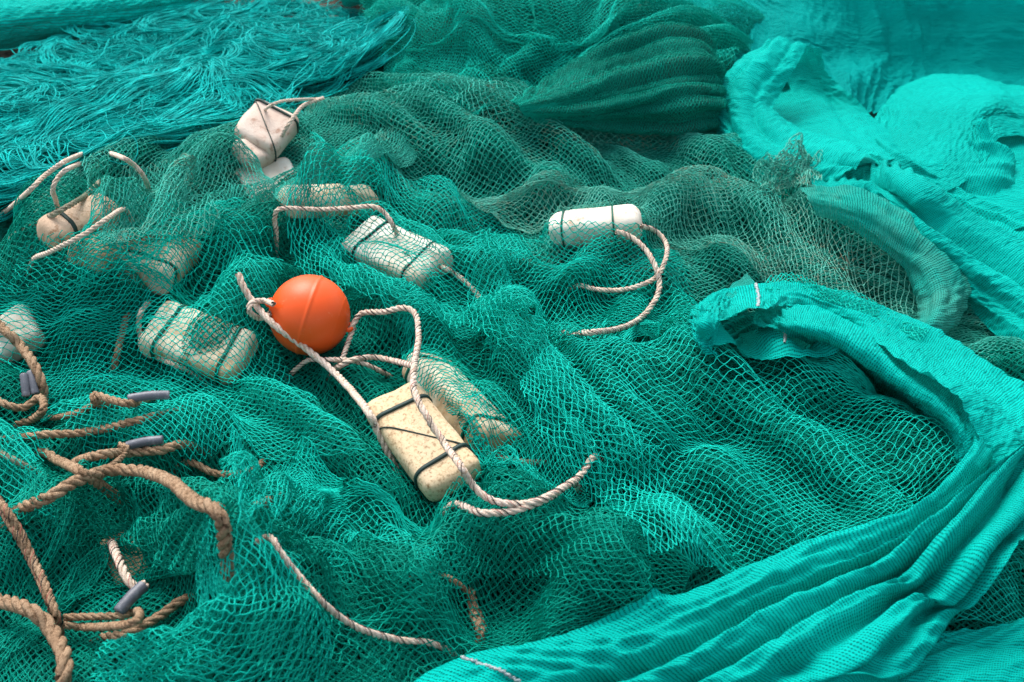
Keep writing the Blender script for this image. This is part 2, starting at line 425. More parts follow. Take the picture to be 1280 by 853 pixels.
def simsheet(ctrl, F, d=.015, slack=(.05, .05), iters=110, seed=0, katt=.02, thick=.006, ridge_amp=.015, ridge_len=.11, aniso=4.5, ang=0.0, rest=.8, **kw):
    n, m = sizes(ctrl, F, d)
    X = grid_from(ctrl, F, n, m)
    if all(not isinstance(e[0], str) for r_ in ctrl for e in r_):
        O = np.array([[e[2] if len(e) > 2 else 0.0 for e in r_] for r_ in ctrl])
        O = crom(np.swapaxes(crom(O[..., None], n), 0, 1), m)[..., 0].T
        X[..., 2] = samp(blur(F, 7), X[..., 0], X[..., 1]) + O
    ru0 = np.linalg.norm(np.diff(X, axis=0), axis=2); rv0 = np.linalg.norm(np.diff(X, axis=1), axis=2)
    uu, vv = np.meshgrid(np.arange(n) * d, np.arange(m) * d, indexing='ij')
    ca, sa = math.cos(ang), math.sin(ang)
    p = (X[..., 0] * ca + X[..., 1] * sa); q = (-X[..., 0] * sa + X[..., 1] * ca)
    X[..., 2] += ridge_amp * (folds(p, q, ridge_len, aniso, seed) + .3) + .002 * np.random.default_rng(seed).standard_normal((n, m))
    ru = np.linalg.norm(np.diff(X, axis=0), axis=2) * rest + ru0 * (1 - rest); rv = np.linalg.norm(np.diff(X, axis=1), axis=2) * rest + rv0 * (1 - rest)
    na = .5 + .5 * fbm(uu / .35, vv / .35, seed + 2, 2); nb = .5 + .5 * fbm(uu / .35, vv / .35, seed + 9, 2)
    ru = ru * (1 + slack[0] * np.clip(.3 + 1.4 * na[:-1], 0, 2)); rv = rv * (1 + slack[1] * np.clip(.3 + 1.4 * nb[:, :-1], 0, 2))
    return relax(X, ru, rv, iters, F, thick, katt, **kw), ru, rv

def top_of(F, X, d=.02):
    """raise F to a sheet lying on it"""
    G = F.copy(); Y = up2(up2(X)).reshape(-1, 3)
    i = np.round((Y[:, 0] - X0) / RES).astype(int); j = np.round((Y[:, 1] - Y0) / RES).astype(int)
    ok = (i >= 0) & (j >= 0) & (i < len(gx)) & (j < len(gy))
    np.maximum.at(G, (i[ok], j[ok]), Y[ok, 2])
    return G

# ------------------------------------------------------------------ knotted nets
def net(name, label, X, ru, rv, mat, cell=(.024, .017), rad=.00094, seed=0, jit=.12, bow=.10, warp=.032, group='fishing nets of the heap', margin=0.0):
    r = np.random.default_rng(seed + 100)
    cu = np.concatenate([[0], np.cumsum(ru.mean(1))]); cv = np.concatenate([[0], np.cumsum(rv.mean(0))])
    Y = up2(X); n, m = Y.shape[:2]
    nu = int(cu[-1] / (cell[1] / 2)); nv = int(cv[-1] / (cell[0] / 2))
    I, J = np.meshgrid(np.arange(nu + 1), np.arange(nv + 1), indexing='ij')
    NU = I * cell[1] / 2 + r.normal(0, jit * cell[1] * .5, I.shape); NV = J * cell[0] / 2 + r.normal(0, jit * cell[0] * .5, J.shape)
    # slow drift so that rows of meshes are not dead straight
    a_, b_ = I * cell[1], J * cell[0]
    NU = NU + warp * fbm(a_ / .42, b_ / .42, seed, 2); NV = NV + warp * fbm(a_ / .36, b_ / .36, seed + 5, 2)
    def pos(u, v):
        a = np.interp(u, cu, np.arange(len(cu))) * 2; b = np.interp(v, cv, np.arange(len(cv))) * 2
        i = np.clip(a.astype(int), 0, n - 2); j = np.clip(b.astype(int), 0, m - 2); fa = (a - i)[..., None]; fb = (b - j)[..., None]
        return (Y[i, j] * (1 - fa) + Y[i + 1, j] * fa) * (1 - fb) + (Y[i, j + 1] * (1 - fa) + Y[i + 1, j + 1] * fa) * fb
    segs = []
    even = ((I + J) % 2 == 0)
    for dj in (1, -1):
        ok = even[:-1, 1:-1]
        a = (np.nonzero(ok)[0], np.nonzero(ok)[1] + 1); b = (a[0] + 1, a[1] + dj)
        segs.append((NU[a], NV[a], NU[b], NV[b]))
    # the odd rows continue the zigzag
        ok = ~even[:-1, 1:-1] & False
    for dj in (1, -1):
        ok = even[1:, 1:-1]
        b = (np.nonzero(ok)[0] + 1, np.nonzero(ok)[1] + 1); a = (b[0] - 1, b[1] + dj)
        pass
    s = [np.concatenate([q[k] for q in segs]) for k in range(4)]
    nS = len(s[0]); t = np.array([0, .5, 1.0])
    lu = s[2] - s[0]; lv = s[3] - s[1]; ob = r.normal(0, bow, nS)
    u = s[0][:, None] + lu[:, None] * t; v = s[1][:, None] + lv[:, None] * t
    u[:, 1] += lv * ob; v[:, 1] -= lu * ob
    P = pos(u, v); P[:, 1, 2] += r.normal(0, .0012, nS)
    R = np.full((nS, 3), rad) * r.uniform(.85, 1.2, (nS, 1)); R[:, 0] *= 1.35; R[:, 2] *= 1.35
    V, Q = tubes(P, R, 3)
    o = np_mesh(name, V, Q, mat)
    recentre(o); tag(o, label, 'fishing net', group)
    return o

def sheet_mesh(name, label, X, ru, rv, mat, thick=.0, cat='net cloth', group=None):
    Y = up2(X); n, m = Y.shape[:2]
    cu = np.concatenate([[0], np.cumsum(ru.mean(1))]); cv = np.concatenate([[0], np.cumsum(rv.mean(0))])
    a = np.interp(np.arange(n) / 2, np.arange(len(cu)), cu); b = np.interp(np.arange(m) / 2, np.arange(len(cv)), cv)
    UV = np.stack(np.meshgrid(a, b, indexing='ij'), -1).reshape(-1, 2)
    idx = np.arange(n * m).reshape(n, m)
    Q = np.stack([idx[:-1, :-1], idx[1:, :-1], idx[1:, 1:], idx[:-1, 1:]], -1).reshape(-1, 4)
    o = np_mesh(name, Y.reshape(-1, 3), Q, mat, uv=UV)
    recentre(o); tag(o, label, cat, group)
    if thick:
        md = o.modifiers.new('thickness', 'SOLIDIFY'); md.thickness = thick; md.offset = 0
    return o

# ================================================================== BUILD
# ground
def flat(name, x0, x1, y0, y1, z, mat, label):
    n = 60; xs = np.linspace(x0, x1, n); ys = np.linspace(y0, y1, n); A, B = np.meshgrid(xs, ys, indexing='ij')
    Z = z + .008 * fbm(A / .2, B / .2, 3, 3)
    idx = np.arange(n * n).reshape(n, n)
    Q = np.stack([idx[:-1, :-1], idx[1:, :-1], idx[1:, 1:], idx[:-1, 1:]], -1).reshape(-1, 4)
    o = np_mesh(name, np.stack([A, B, Z], -1).reshape(-1, 3), Q, mat)
    o['kind'] = 'structure'; o['label'] = label
    return o
flat('ground', -8, 8, -1, 14, GROUND, M['ground'], 'gritty brown ground showing between the nets')

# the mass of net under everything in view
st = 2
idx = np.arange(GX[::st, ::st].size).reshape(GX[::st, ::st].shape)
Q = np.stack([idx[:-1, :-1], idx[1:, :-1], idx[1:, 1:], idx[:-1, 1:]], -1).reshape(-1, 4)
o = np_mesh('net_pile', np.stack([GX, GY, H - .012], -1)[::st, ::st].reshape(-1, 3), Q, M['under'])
recentre(o); tag(o, 'dense mass of piled net coloured dark for the shade in the meshes', 'net pile', kind='stuff')

def rows(*r): return [list(x) for x in r]
NETS = []
def lay(name, label, ctrl, F, mat, cell=(.024, .017), rad=.00094, seed=0, layers=1, grow=True, warp=.032, **kw):
    """relax a net over F, build it, return F raised to it"""
    X, ru, rv = simsheet(ctrl, F, seed=seed, **kw)
    net(name, label, X, ru, rv, M[mat], cell, rad, seed, warp=warp)
    return top_of(F, X) if grow else F

bedA = rows(
    [(120, 190), (330, 140), (450, 108), (640, 108), (860, 155), (1010, 215), (1140, 290)],
    [(40, 300), (330, 225), (520, 195), (700, 205), (860, 232), (1020, 300), (1220, 370)],
    [(-60, 420), (250, 330), (500, 330), (680, 335), (870, 345), (1080, 385), (1320, 430)],
    [(-80, 520), (250, 450), (500, 430), (680, 430), (880, 440), (1100, 470), (1370, 520)])
bedB = rows(
    [(-140, 330), (200, 320), (450, 300), (640, 335), (800, 350), (900, 400), (1100, 450), (1340, 470)],
    [(-150, 480), (200, 470), (450, 450), (640, 470), (800, 480), (900, 500), (1100, 550), (1380, 600)],
    [(-160, 650), (180, 620), (420, 600), (640, 620), (800, 640), (900, 640), (1100, 660), (1420, 740)],
    [(-190, 900), (160, 900), (420, 900), (640, 900), (800, 900), (900, 900), (1120, 900), (1470, 900)])
F1 = H
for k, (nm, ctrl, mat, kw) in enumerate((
    ('green net tinted dark for shade lowest of the layers across the back of the heap', bedA, 'dark', dict(ang=.3)),
    ('green net tinted deep for shade second of the layers across the back of the heap', bedA, 'deep', dict(ang=-.2)),
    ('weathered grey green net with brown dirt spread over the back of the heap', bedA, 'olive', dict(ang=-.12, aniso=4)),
    ('green net tinted dark for shade lowest of the layers at the front of the heap', bedB, 'dark', dict(ang=-.5)),
    ('green net tinted deep for shade second of the layers at the front of the heap', bedB, 'deep', dict(ang=.4)),
    ('green net of open diamond meshes tinted darker for shade over the heap front', bedB, 'deep', dict(ang=-.35, aniso=4)))):
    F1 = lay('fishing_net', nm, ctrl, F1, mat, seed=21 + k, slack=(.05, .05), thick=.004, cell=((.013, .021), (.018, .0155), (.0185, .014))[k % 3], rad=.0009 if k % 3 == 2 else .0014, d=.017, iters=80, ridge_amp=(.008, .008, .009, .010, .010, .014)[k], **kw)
FB = blur(np.maximum(F1, H), 1)
FS = blur(FB, 4)

# ------------------------------------------------------------------ floats
def empty(name, loc):
    o = bpy.data.objects.new(name, None); COL.objects.link(o); o.location = loc; o.empty_display_size = .05
    return o

def unit(v): v = np.asarray(v, float); return v / np.linalg.norm(v)

FCOV = FB.copy()
FALL = FB.copy() * 0 - 9
def foam_float(label, a, b, W, T, mat, oa=0.0, ob=0.0, roll=0.0, tilt=.6, straps=(.2, .8), smat='strapd', sw=.007, cover=False, bev=.021, diag=None, seed=0, sink=.022, group='foam floats in the net'):
    """a, b: where the two ends of its long axis lie on the heap"""
    global FCOV, FALL
    A = march(FS, a[0], a[1], T / 2 - sink + oa); B = march(FS, b[0], b[1], T / 2 - sink + ob)
    ax = B - A; Ln = float(np.linalg.norm(ax)); ax /= Ln; C = (A + B) / 2
    toc = unit(EYE - C); nrm = np.array([0, 0, 1.0]) + tilt * toc
    nrm = unit(nrm - ax * nrm.dot(ax)); wd = np.cross(nrm, ax)
    c, s = math.cos(roll), math.sin(roll); nrm, wd = nrm * c + wd * s, wd * c - nrm * s
    root = empty('foam_float', C - nrm * T / 2)
    rot = Matrix(((ax[0], wd[0], nrm[0]), (ax[1], wd[1], nrm[1]), (ax[2], wd[2], nrm[2])))
    root.rotation_euler = rot.to_euler()
    tag(root, label, 'float', group)
    bm = bmesh.new(); bmesh.ops.create_cube(bm, size=1)
    for v in bm.verts: v.co = Vector((v.co.x * Ln, v.co.y * W, v.co.z * T + T / 2))
    bmesh.ops.bevel(bm, geom=list(bm.edges), offset=bev, segments=4, profile=.55, affect='EDGES')
    bmesh.ops.subdivide_edges(bm, edges=[e for e in bm.edges if e.calc_length() > .03], cuts=5, use_grid_fill=True)
    r = np.random.default_rng(seed + 3)
    for v in bm.verts:
        q = fbm(np.array(v.co.x / .05), np.array((v.co.y + 2 * v.co.z) / .05), seed, 3)
        v.co += Vector((v.co.x / Ln, v.co.y / W, (v.co.z - T / 2) / T)).normalized() * float(q) * .0035
    me = bpy.data.meshes.new('block'); bm.to_mesh(me); bm.free(); me.materials.append(M[mat]); me.polygons.foreach_set('use_smooth', np.ones(len(me.polygons), bool))
    blk = bpy.data.objects.new('block', me); COL.objects.link(blk); blk.parent = root
    # straps: a band right round the block
    def band(x, w, skew=0.0, name='strap', th=.0025):
        hw, ht = W / 2, T / 2; rc = min(bev, ht * .96); pts = []
        for (sx, sy, a0) in ((1, 1, 0), (-1, 1, .5), (-1, -1, 1.0), (1, -1, 1.5)):
            for q in range(9):
                a = (a0 + q / 16) * math.pi; pts.append((sx * (hw - rc), sy * (ht - rc), math.cos(a), math.sin(a)))
        k = len(pts); V = []
        for (cx_, cz_, nx_, nz_) in pts:
            px = (x - .5) * Ln + skew * (cx_ + nx_ * rc)
            for (dx, dr) in ((-w / 2, -th), (-w / 2, th), (w / 2, th), (w / 2, -th)):
                V.append((px + dx, cx_ + nx_ * (rc + dr + .001), T / 2 + cz_ + nz_ * (rc + dr + .001)))
        Q = []
        for q in range(k):
            for c_ in range(4):
                Q.append((q * 4 + c_, q * 4 + (c_ + 1) % 4, ((q + 1) % k) * 4 + (c_ + 1) % 4, ((q + 1) % k) * 4 + c_))
        np_mesh(name, np.array(V), np.array(Q), M[smat], root, smooth=False)
    for k, x in enumerate(straps): band(x, sw, .06 * (-1) ** k)
    if diag: band(diag[0], .0028, diag[1], 'tie_cord', .0016)
    if True:    # the space it takes up, for the nets and ropes laid over it
        s = np.stack(np.meshgrid(np.linspace(-.5, .5, 70), np.linspace(-.5, .5, 50), indexing='ij'), -1).reshape(-1, 2)
        for z in (T * .97, T * .5):
            e = 1.0 if z < T * .6 else .94
            P = C + s[:, :1] * Ln * e * ax + s[:, 1:] * W * e * wd + (z - T / 2) * nrm
            i = np.round((P[:, 0] - X0) / RES).astype(int); j = np.round((P[:, 1] - Y0) / RES).astype(int)
            np.maximum.at(FALL, (i, j), P[:, 2])
            if cover: np.maximum.at(FCOV, (i, j), P[:, 2])
    return root, C, ax, wd, nrm

FL = {}
FL['front'] = foam_float('speckled tan block float lying uncovered in front of the orange ball', (487, 498), (572, 607), .112, .055, 'tan', .07, .02, tilt=.9, straps=(.21, .80), diag=(.55, 1.3), seed=1, sink=0)
FL['beside'] = foam_float('white topped float under green net right behind the uncovered tan float', (530, 458), (624, 558), .105, .065, 'cream', .0, .0, tilt=.3, roll=.6, straps=(.12, .86), smat='strapg', cover=True, seed=2)
FL['left'] = foam_float('big cream float under green net left of the orange ball with green straps', (190, 408), (308, 452), .125, .062, 'cream', .02, .0, tilt=.7, straps=(.2, .84), smat='strapg', cover=True, seed=3)
FL['far'] = foam_float('pinkish white float standing out of the net far back beside a thin rope loop', (316, 184), (350, 140), .125, .06, 'pinkish', .01, .03, tilt=.9, straps=(.86,), sw=.005, seed=4, diag=(.45, .9), sink=.02, cover=True)
FL['chip'] = foam_float('short pinkish white float half under net against the far back float', (300, 196), (332, 188), .085, .05, 'pinkish', .01, .0, tilt=.9, straps=(), seed=5, cover=True)
FL['veiled'] = foam_float('float almost hidden under grey green net below the far back float', (303, 240), (372, 222), .13, .05, 'white', -.03, -.035, straps=(), cover=True, seed=6)
FL['tan_left'] = foam_float('tan float at the left with a rope and black strap across its near end', (56, 297), (140, 260), .078, .065, 'peach', .01, .02, tilt=.5, straps=(.27,), sw=.009, seed=7, bev=.026, cover=True)
FL['tan_low'] = foam_float('small stained float half buried under the left tan float', (106, 324), (154, 302), .09, .055, 'tan', .012, .012, straps=(), seed=8, cover=True)
FL['mid_left'] = foam_float('pale float under tight net between the left tan float and the orange ball', (176, 348), (222, 306), .12, .065, 'cream', -.01, -.01, tilt=.7, straps=(.2,), smat='strapg', cover=True, seed=9)
FL['slim'] = foam_float('slim cream float seen from its side behind the orange ball', (354, 253), (466, 250), .075, .06, 'cream', .01, .01, tilt=.5, straps=(), seed=10, bev=.026, cover=True)
FL['centre'] = foam_float('white float under net behind the orange ball with a rope leaving its end', (448, 296), (546, 342), .12, .06, 'white', .0, -.01, tilt=.8, straps=(.22, .82), smat='strapd', sw=.004, cover=True, seed=11)
FL['white'] = foam_float('clean white float right of centre with a rope looping from its end', (688, 289), (803, 279), .075, .075, 'white', .01, .02, tilt=.5, roll=.15, straps=(.16, .70), smat='strapg', sw=.004, seed=12, bev=.028, cover=True)
FL['edge'] = foam_float('white float cut off by the left edge under green net', (-25, 446), (46, 402), .10, .06, 'white', -.03, -.03, tilt=.6, straps=(), cover=True, seed=13)
FL['buried'] = foam_float('short tan float deep in the dark net fold at the lower left', (144, 676), (170, 730), .06, .045, 'tan', .0, -.01, tilt=.5, straps=(), seed=14, bev=.012, cover=True)

# orange ball
def ball(px, py, R):
    C = march(FS, px, py, R * .72)
    root = empty('ball_float', C)
    tag(root, 'glossy orange ball float with a moulded seam tied between two white ropes', 'ball float')
    ax = unit(np.array([.95, -.12, -.28])); up = unit(np.array([0, 0, 1]) - ax * ax[2]); sd = np.cross(ax, up)
    rot = Matrix(((ax[0], sd[0], up[0]), (ax[1], sd[1], up[1]), (ax[2], sd[2], up[2])))
    root.rotation_euler = rot.to_euler()
    # lathe about the local x axis: shell with a raised seam and end bosses
    th = np.linspace(0, math.pi, 97); xs = -np.cos(th) * R; rr = np.sin(th) * R
    lat = xs / R
    step = .0022 * np.exp(-((lat - .0) / .035) ** 4)
    line = -.0016 * np.exp(-((lat - .045) / .008) ** 2) - .0012 * np.exp(-((lat + .05) / .008) ** 2) + .0009 * np.exp(-((lat - .74) / .015) ** 2)
    rr = rr + (step + line); k = 96; a = np.linspace(0, 2 * math.pi, k, endpoint=False)
    V = np.stack([np.repeat(xs[:, None], k, 1), rr[:, None] * np.cos(a), rr[:, None] * np.sin(a)], -1)
    i = np.arange(97 * k).reshape(97, k)
    Q = np.stack([i[:-1], np.roll(i, -1, 1)[:-1], np.roll(i, -1, 1)[1:], i[1:]], -1).reshape(-1, 4)
    np_mesh('shell', V.reshape(-1, 3), Q, M['orange'], root)
    for s in (-1, 1):
        t = np.linspace(0, 2 * math.pi, 28); Pq = np.stack([s * (R * 1.0 + .007 * np.sin(t) + .000), .010 * np.cos(t), 0 * t], -1)[None]
        V, Q = tubes(Pq, np.full((1, 28), .005), 8); np_mesh('eyelet', V, Q, M['orange'], root)
    return root, C, ax
BALL, BC, BAX = ball(387, 394, .0825)
BR = .0825
_d2 = BR ** 2 - (GX - BC[0]) ** 2 - (GY - BC[1]) ** 2
FALL = np.maximum(FALL, np.where(_d2 > 0, BC[2] + np.sqrt(np.maximum(_d2, 0)), -9))

# ------------------------------------------------------------------ ropes and lead weights
def rope(label, pts, dia, mat='ropew', tracer='thread', F=None, group=None, sides=7, pitch=3.4, dive=(1, 1), under=False):
    global FCOV
    # a three strand laid rope along the heap
    name = 'rope'
    F = (FS if under else FROPE) if F is None else F
    R = dia / 2
    P = []
    for e in pts:
        if e[0] == 'p': P.append(np.array(e[1], float)); continue
        off = e[2] if len(e) > 2 else 0.0
        if (e is pts[0] and dive[0]) or (e is pts[-1] and dive[1]): off = min(off, -.03)
        P.append(march(F, e[0], e[1], R * .75 + off))
    P = np.array(P)
    if dive[0]: P = np.concatenate([[P[0] + unit((P[0] - P[1]) * np.array([1, 1, .3])) * .05 - np.array([0, 0, .05])], P])
    if dive[1]: P = np.concatenate([P, [P[-1] + unit((P[-1] - P[-2]) * np.array([1, 1, .3])) * .05 - np.array([0, 0, .05])]])
    C = crom(P, 40 * len(P)); C, L = resample(C, max(30, int(40 * len(P))))
    C[:, 2] += 0
    for _ in range(2):
        C[1:-1] = (C[:-2] + 2 * C[1:-1] + C[2:]) / 4
    n = max(24, int(L / (dia * .28))); C, L = resample(C, n)
    s = np.linspace(0, L, n)
    jj = np.random.default_rng(len(pts) * 7 + int(pts[0][0] if pts[0][0] != 'p' else 3) % 97)
    C += .10 * R * np.stack([fbm(s / .03, s * 0 + k, 3 + k, 2) for k in range(3)], 1)
    if under:
        for dx in (-.5, 0, .5):
            i = np.round((C[:, 0] + dx * R - X0) / RES).astype(int); j = np.round((C[:, 1] + dx * R - Y0) / RES).astype(int)
            ok = (i >= 0) & (j >= 0) & (i < len(gx)) & (j < len(gy)); np.maximum.at(FCOV, (i[ok], j[ok]), C[ok, 2] + R * .6)
    T = np.gradient(C, axis=0); T /= np.linalg.norm(T, axis=1, keepdims=True)
    S = np.empty_like(T); v = np.cross(T[0], [0, 0, 1.0]); S[0] = v / (np.linalg.norm(v) + 1e-9)
    for k in range(1, n):
        v = S[k - 1] - T[k] * S[k - 1].dot(T[k]); S[k] = v / (np.linalg.norm(v) + 1e-9)
    U = np.cross(T, S)
    ph = 2 * math.pi * s / (dia * pitch)
    lines = []; rad = []
    for k in range(3):
        a = ph + k * 2 * math.pi / 3
        lines.append(C + R * .50 * (S * np.cos(a)[:, None] + U * np.sin(a)[:, None])); rad.append(R * .54 * (1 + .10 * fbm(s / .05, s * 0 + k * 3.1, 3 + k, 2)))
    V, Q = tubes(np.array(lines), np.array(rad), sides)
    mi = np.zeros(len(Q), int); mats = [M[mat]]
    if tracer:
        for kk, (tm, shift) in enumerate((('thread', .55), ('redthread', 2.2))):
            a = ph + shift
            tl = (C + R * (1.0 if kk == 0 else 1.0) * (S * np.cos(a)[:, None] + U * np.sin(a)[:, None]))[None]
            V2, Q2 = tubes(tl, np.full((1, n), R * (.13 if kk == 0 else .10)), 4)
            Q = np.concatenate([Q, Q2 + len(V)]); V = np.concatenate([V, V2]); mi = np.concatenate([mi, np.full(len(Q2), kk + 1)]); mats.append(M[tm])
    o = np_mesh(name, V, Q, mats, mi=mi)
    recentre(o); tag(o, label, 'rope', group)
    return o

BRN = 'brown ropes at the left'
rope('brown rope sunk in the net between the lead weight and the left edge', [(-20, 556, .004), (40, 545, .006), (110, 540, .006), (180, 524, .004), (245, 508, -.006)], .016, 'ropeb', None, group=BRN, under=True)
rope('pale doubled rope showing through the net hump at the left edge', [(-30, 552, .004), (0, 566, .008), (30, 582, .008), (62, 600, -.004)], .012, 'ropeg', None, group='white ropes', under=True)
rope('brown rope bending under the net right of the thick arc', [(235, 578, .0), (270, 592, .006), (310, 590, .006), (340, 572, .0)], .014, 'ropeb', None, group=BRN, under=True)
rope('brown rope deep in the hollow beside the doubled loop', [(120, 800, .0), (160, 792, .004), (200, 770, .006), (236, 748, .0)], .017, 'ropeb', None, group=BRN, under=True)
rope('frayed brown rope under the net above the left tan float', [(10, 300, .0), (60, 272, .006), (105, 246, .006), (128, 226, .0)], .012, 'ropeg', None, group='white ropes', under=True)
rope('brown rope knotted over the thick arc and leaving to the right under net', [(222, 612, .03), (240, 622, .045), (262, 632, .045), (290, 638, .035), (318, 636, .025), (345, 622, .008), (368, 612, -.006)], .019, 'ropeb', None, group=BRN, under=True)
rope('white rope leaving the centre float and curving down to the right', [(540, 334, .03), (555, 335, .02), (572, 345, .012), (590, 360, .008), (605, 382, .0), (612, 400, -.006)], .012, group='white ropes', under=True)
rope('white rope crossing the far left under the loose twine', [(-20, 285, .02), (10, 262, .03), (35, 240, .04), (58, 218, .05), (85, 200, .05), (110, 192, .02)], .0105, group='white ropes', tracer=None, under=True)
rope('rope looped round the left end of the big cream float', [(188, 378, .02), (178, 388, .03), (173, 405, .03), (178, 425, .02), (192, 442, .012), (215, 455, .0), (240, 466, -.01)], .012, group='white ropes', tracer=None, under=True)
rope('pale rope under net going left from the big mound', [(690, 582, .0), (660, 578, .003), (625, 573, .003), (600, 570, -.006)], .012, 'ropeg', group='white ropes', under=True)
rope('thin brown rope running right from the knot at the left edge', [(40, 520, .01), (70, 522, .012), (100, 515, .012), (125, 505, .008), (160, 512, .003)], .013, 'ropeb', None, group=BRN, under=True)
rope('brown strand arching under the net at the bottom centre', [(530, 716, .0), (560, 722, .003), (585, 742, .004), (600, 770, .004), (612, 808, .0)], .010, 'ropeb', None, group=BRN, under=True)
rope('brown braided rope glimpsed under the net at the bottom centre', [(588, 740, .0), (592, 765, .0), (600, 790, .0), (596, 815, -.004)], .018, 'ropeb', None, group=BRN, under=True)
rope('brown chain like rope under the net left of the big cream float', [(160, 395, .0), (152, 420, .0), (146, 445, .0), (138, 470, -.004)], .015, 'ropeb', None, group=BRN, under=True)

# ------------------------------------------------------------------ cover nets (drape over floats)
def cover(name, label, ctrl, mat, **kw):
    global FCOV
    FCOV = lay(name, label, ctrl, FCOV, mat, **kw)

def bunch(label, pts, width, h, mat, seed, cell=(.013, .030), rad=.0010, off=.0, skew=.0, **kw):
    pts = np.array(pts, float)
    P = march(blur(FCOV, 2), pts[:, 0], pts[:, 1], off)
    C = crom(P, 12); T = np.gradient(C, axis=0); T[:, 2] = 0; T /= np.linalg.norm(T, axis=1, keepdims=True)
    S = np.stack([T[:, 1], -T[:, 0], 0 * T[:, 0]], 1)
    wv = width * (.55 + .6 * np.sin(np.linspace(.2, math.pi - .2, 12)))
    ctrl = []
    for k in range(12):
        r = []
        for q, z in ((-1, -.3), (-.55, .55), (0, 1.0), (.55, .6), (1, -.3)):
            w = C[k] + S[k] * (q + skew) * wv[k] / 2; r.append(('w', w[0], w[1], w[2] + h * z))
        ctrl.append(r)
    cover('fishing_net', label, ctrl, mat, cell=cell, rad=rad, seed=seed, katt=.05, slack=(.03, .12), ridge_amp=.012, ridge_len=.035, aniso=5, zatt=.02, d=.010, iters=60, ang=math.atan2(T[6, 1], T[6, 0]), warp=.012, **kw)

cover('fishing_net', 'big bright teal net mound of even diamond meshes right of the tan float', rows(
    [(600, 432, .01), (700, 430, .01), (800, 428, .01), (900, 432, .01), (1060, 462, .01), (1240, 520, .01)],
    [(655, 480, .01), (740, 490, .01), (830, 500, .01), (950, 510, .01), (1080, 530, .01), (1260, 580, .01)],
    [(700, 540), (775, 560), (850, 580), (960, 595), (1080, 610), (1270, 650)],
    [(745, 610), (820, 640), (880, 660), (980, 670), (1090, 690), (1280, 730)],
    [(860, 700), (900, 720), (940, 740), (1020, 760), (1120, 780), (1300, 800)]), 'bright', seed=31, ang=-.75, slack=(.03, .03), ridge_amp=.022, ridge_len=.14, aniso=6, cell=(.021, .0155), rad=.00082, katt=.03, thick=.012)
cover('fishing_net', 'green net stretched over the float right behind the uncovered tan float', rows(
    [(502, 410), (590, 400), (680, 440)], [(510, 455), (605, 455), (710, 510)],
    [(550, 518), (640, 530), (740, 580)], [(597, 592), (660, 610), (730, 640)]), 'teal', seed=32, thick=.014, slack=(.05, .05), cell=(.020, .0145), rad=.00086, katt=.03)
cover('fishing_net', 'bright teal net over the big cream float left of the orange ball', rows(
    [(-20, 352), (120, 332), (240, 292), (330, 285)], [(-40, 400), (130, 385), (260, 350), (345, 350)],
    [(20, 470), (150, 440), (270, 420), (350, 440)], [(60, 530), (170, 505), (300, 500), (400, 510)],
    [(120, 590), (230, 580), (330, 570), (460, 570)]), 'bright', seed=33, slack=(.05, .05), cell=(.0225, .0165), katt=.025, rad=.0009)
cover('fishing_net', 'teal net bunched between the orange ball and the slim side on float', rows(
    [(395, 215), (470, 212), (560, 245), (640, 268)], [(390, 265), (470, 275), (570, 300), (660, 320)],
    [(390, 320), (470, 345), (580, 365), (650, 370)], [(440, 370), (520, 400), (600, 418), (660, 425)]), 'bright', seed=34, ridge_amp=.03, ang=-.5, slack=(.05, .05), cell=(.018, .0135), rad=.00086, katt=.02)
cover('fishing_net', 'teal net dome in front of the clean white float', rows(
    [(610, 278), (690, 276), (775, 292), (850, 320)], [(600, 330), (700, 340), (780, 350), (870, 360)],
    [(610, 390), (700, 385), (790, 390), (890, 400)], [(630, 428), (720, 425), (800, 425), (890, 428)]), 'teal', seed=35, ridge_amp=.018, ang=-.5, slack=(.06, .06), cell=(.022, .016), katt=.02)
cover('fishing_net', 'grey green weathered net with a rolled edge across the right of the heap', rows(
    [(560, 235), (700, 222), (900, 224), (1010, 240), (1120, 305), (1175, 390)],
    [(580, 248), (700, 236), (900, 240), (1000, 265), (1085, 330), (1140, 400)],
    [(600, 262), (720, 254), (860, 275), (980, 310), (1060, 365), (1110, 420)],
    [(620, 272), (735, 262), (840, 310), (960, 360), (1020, 400), (1060, 430)]), 'grey', seed=36, ridge_amp=.008, aniso=6, slack=(.04, .04), cell=(.019, .015), rad=.00086, katt=.03, thick=.01)
cover('fishing_net', 'grey green net veil over the almost hidden float at the back left', rows(
    [(170, 226), (300, 208), (390, 186), (480, 160)], [(150, 260), (290, 225), (390, 205), (500, 185)],
    [(180, 300), (300, 265), (390, 236), (520, 200)]), 'olive', seed=37, slack=(.05, .05), cell=(.0175, .013), rad=.00082, katt=.03)
cover('fishing_net', 'green net over the pale float between the left tan float and the ball', rows(
    [(100, 320), (190, 280), (270, 265)], [(90, 345), (190, 325), (300, 300)], [(120, 380), (220, 370), (320, 345)]), 'teal', seed=38, slack=(.05, .06), cell=(.024, .018), katt=.03)
cover('fishing_net', 'green net swag tinted darker for shade folded over the rope at the lower left', rows(
    [(40, 640), (110, 598), (220, 615), (300, 672)], [(60, 690), (120, 660), (210, 665), (285, 690)],
    [(40, 760), (110, 720), (150, 690), (270, 720)], [(-30, 860), (40, 800), (110, 740), (190, 700)]), 'deep', seed=39, zatt=.03, ridge_amp=.03, slack=(.05, .05), cell=(.0175, .0145), katt=.02, rad=.00094)
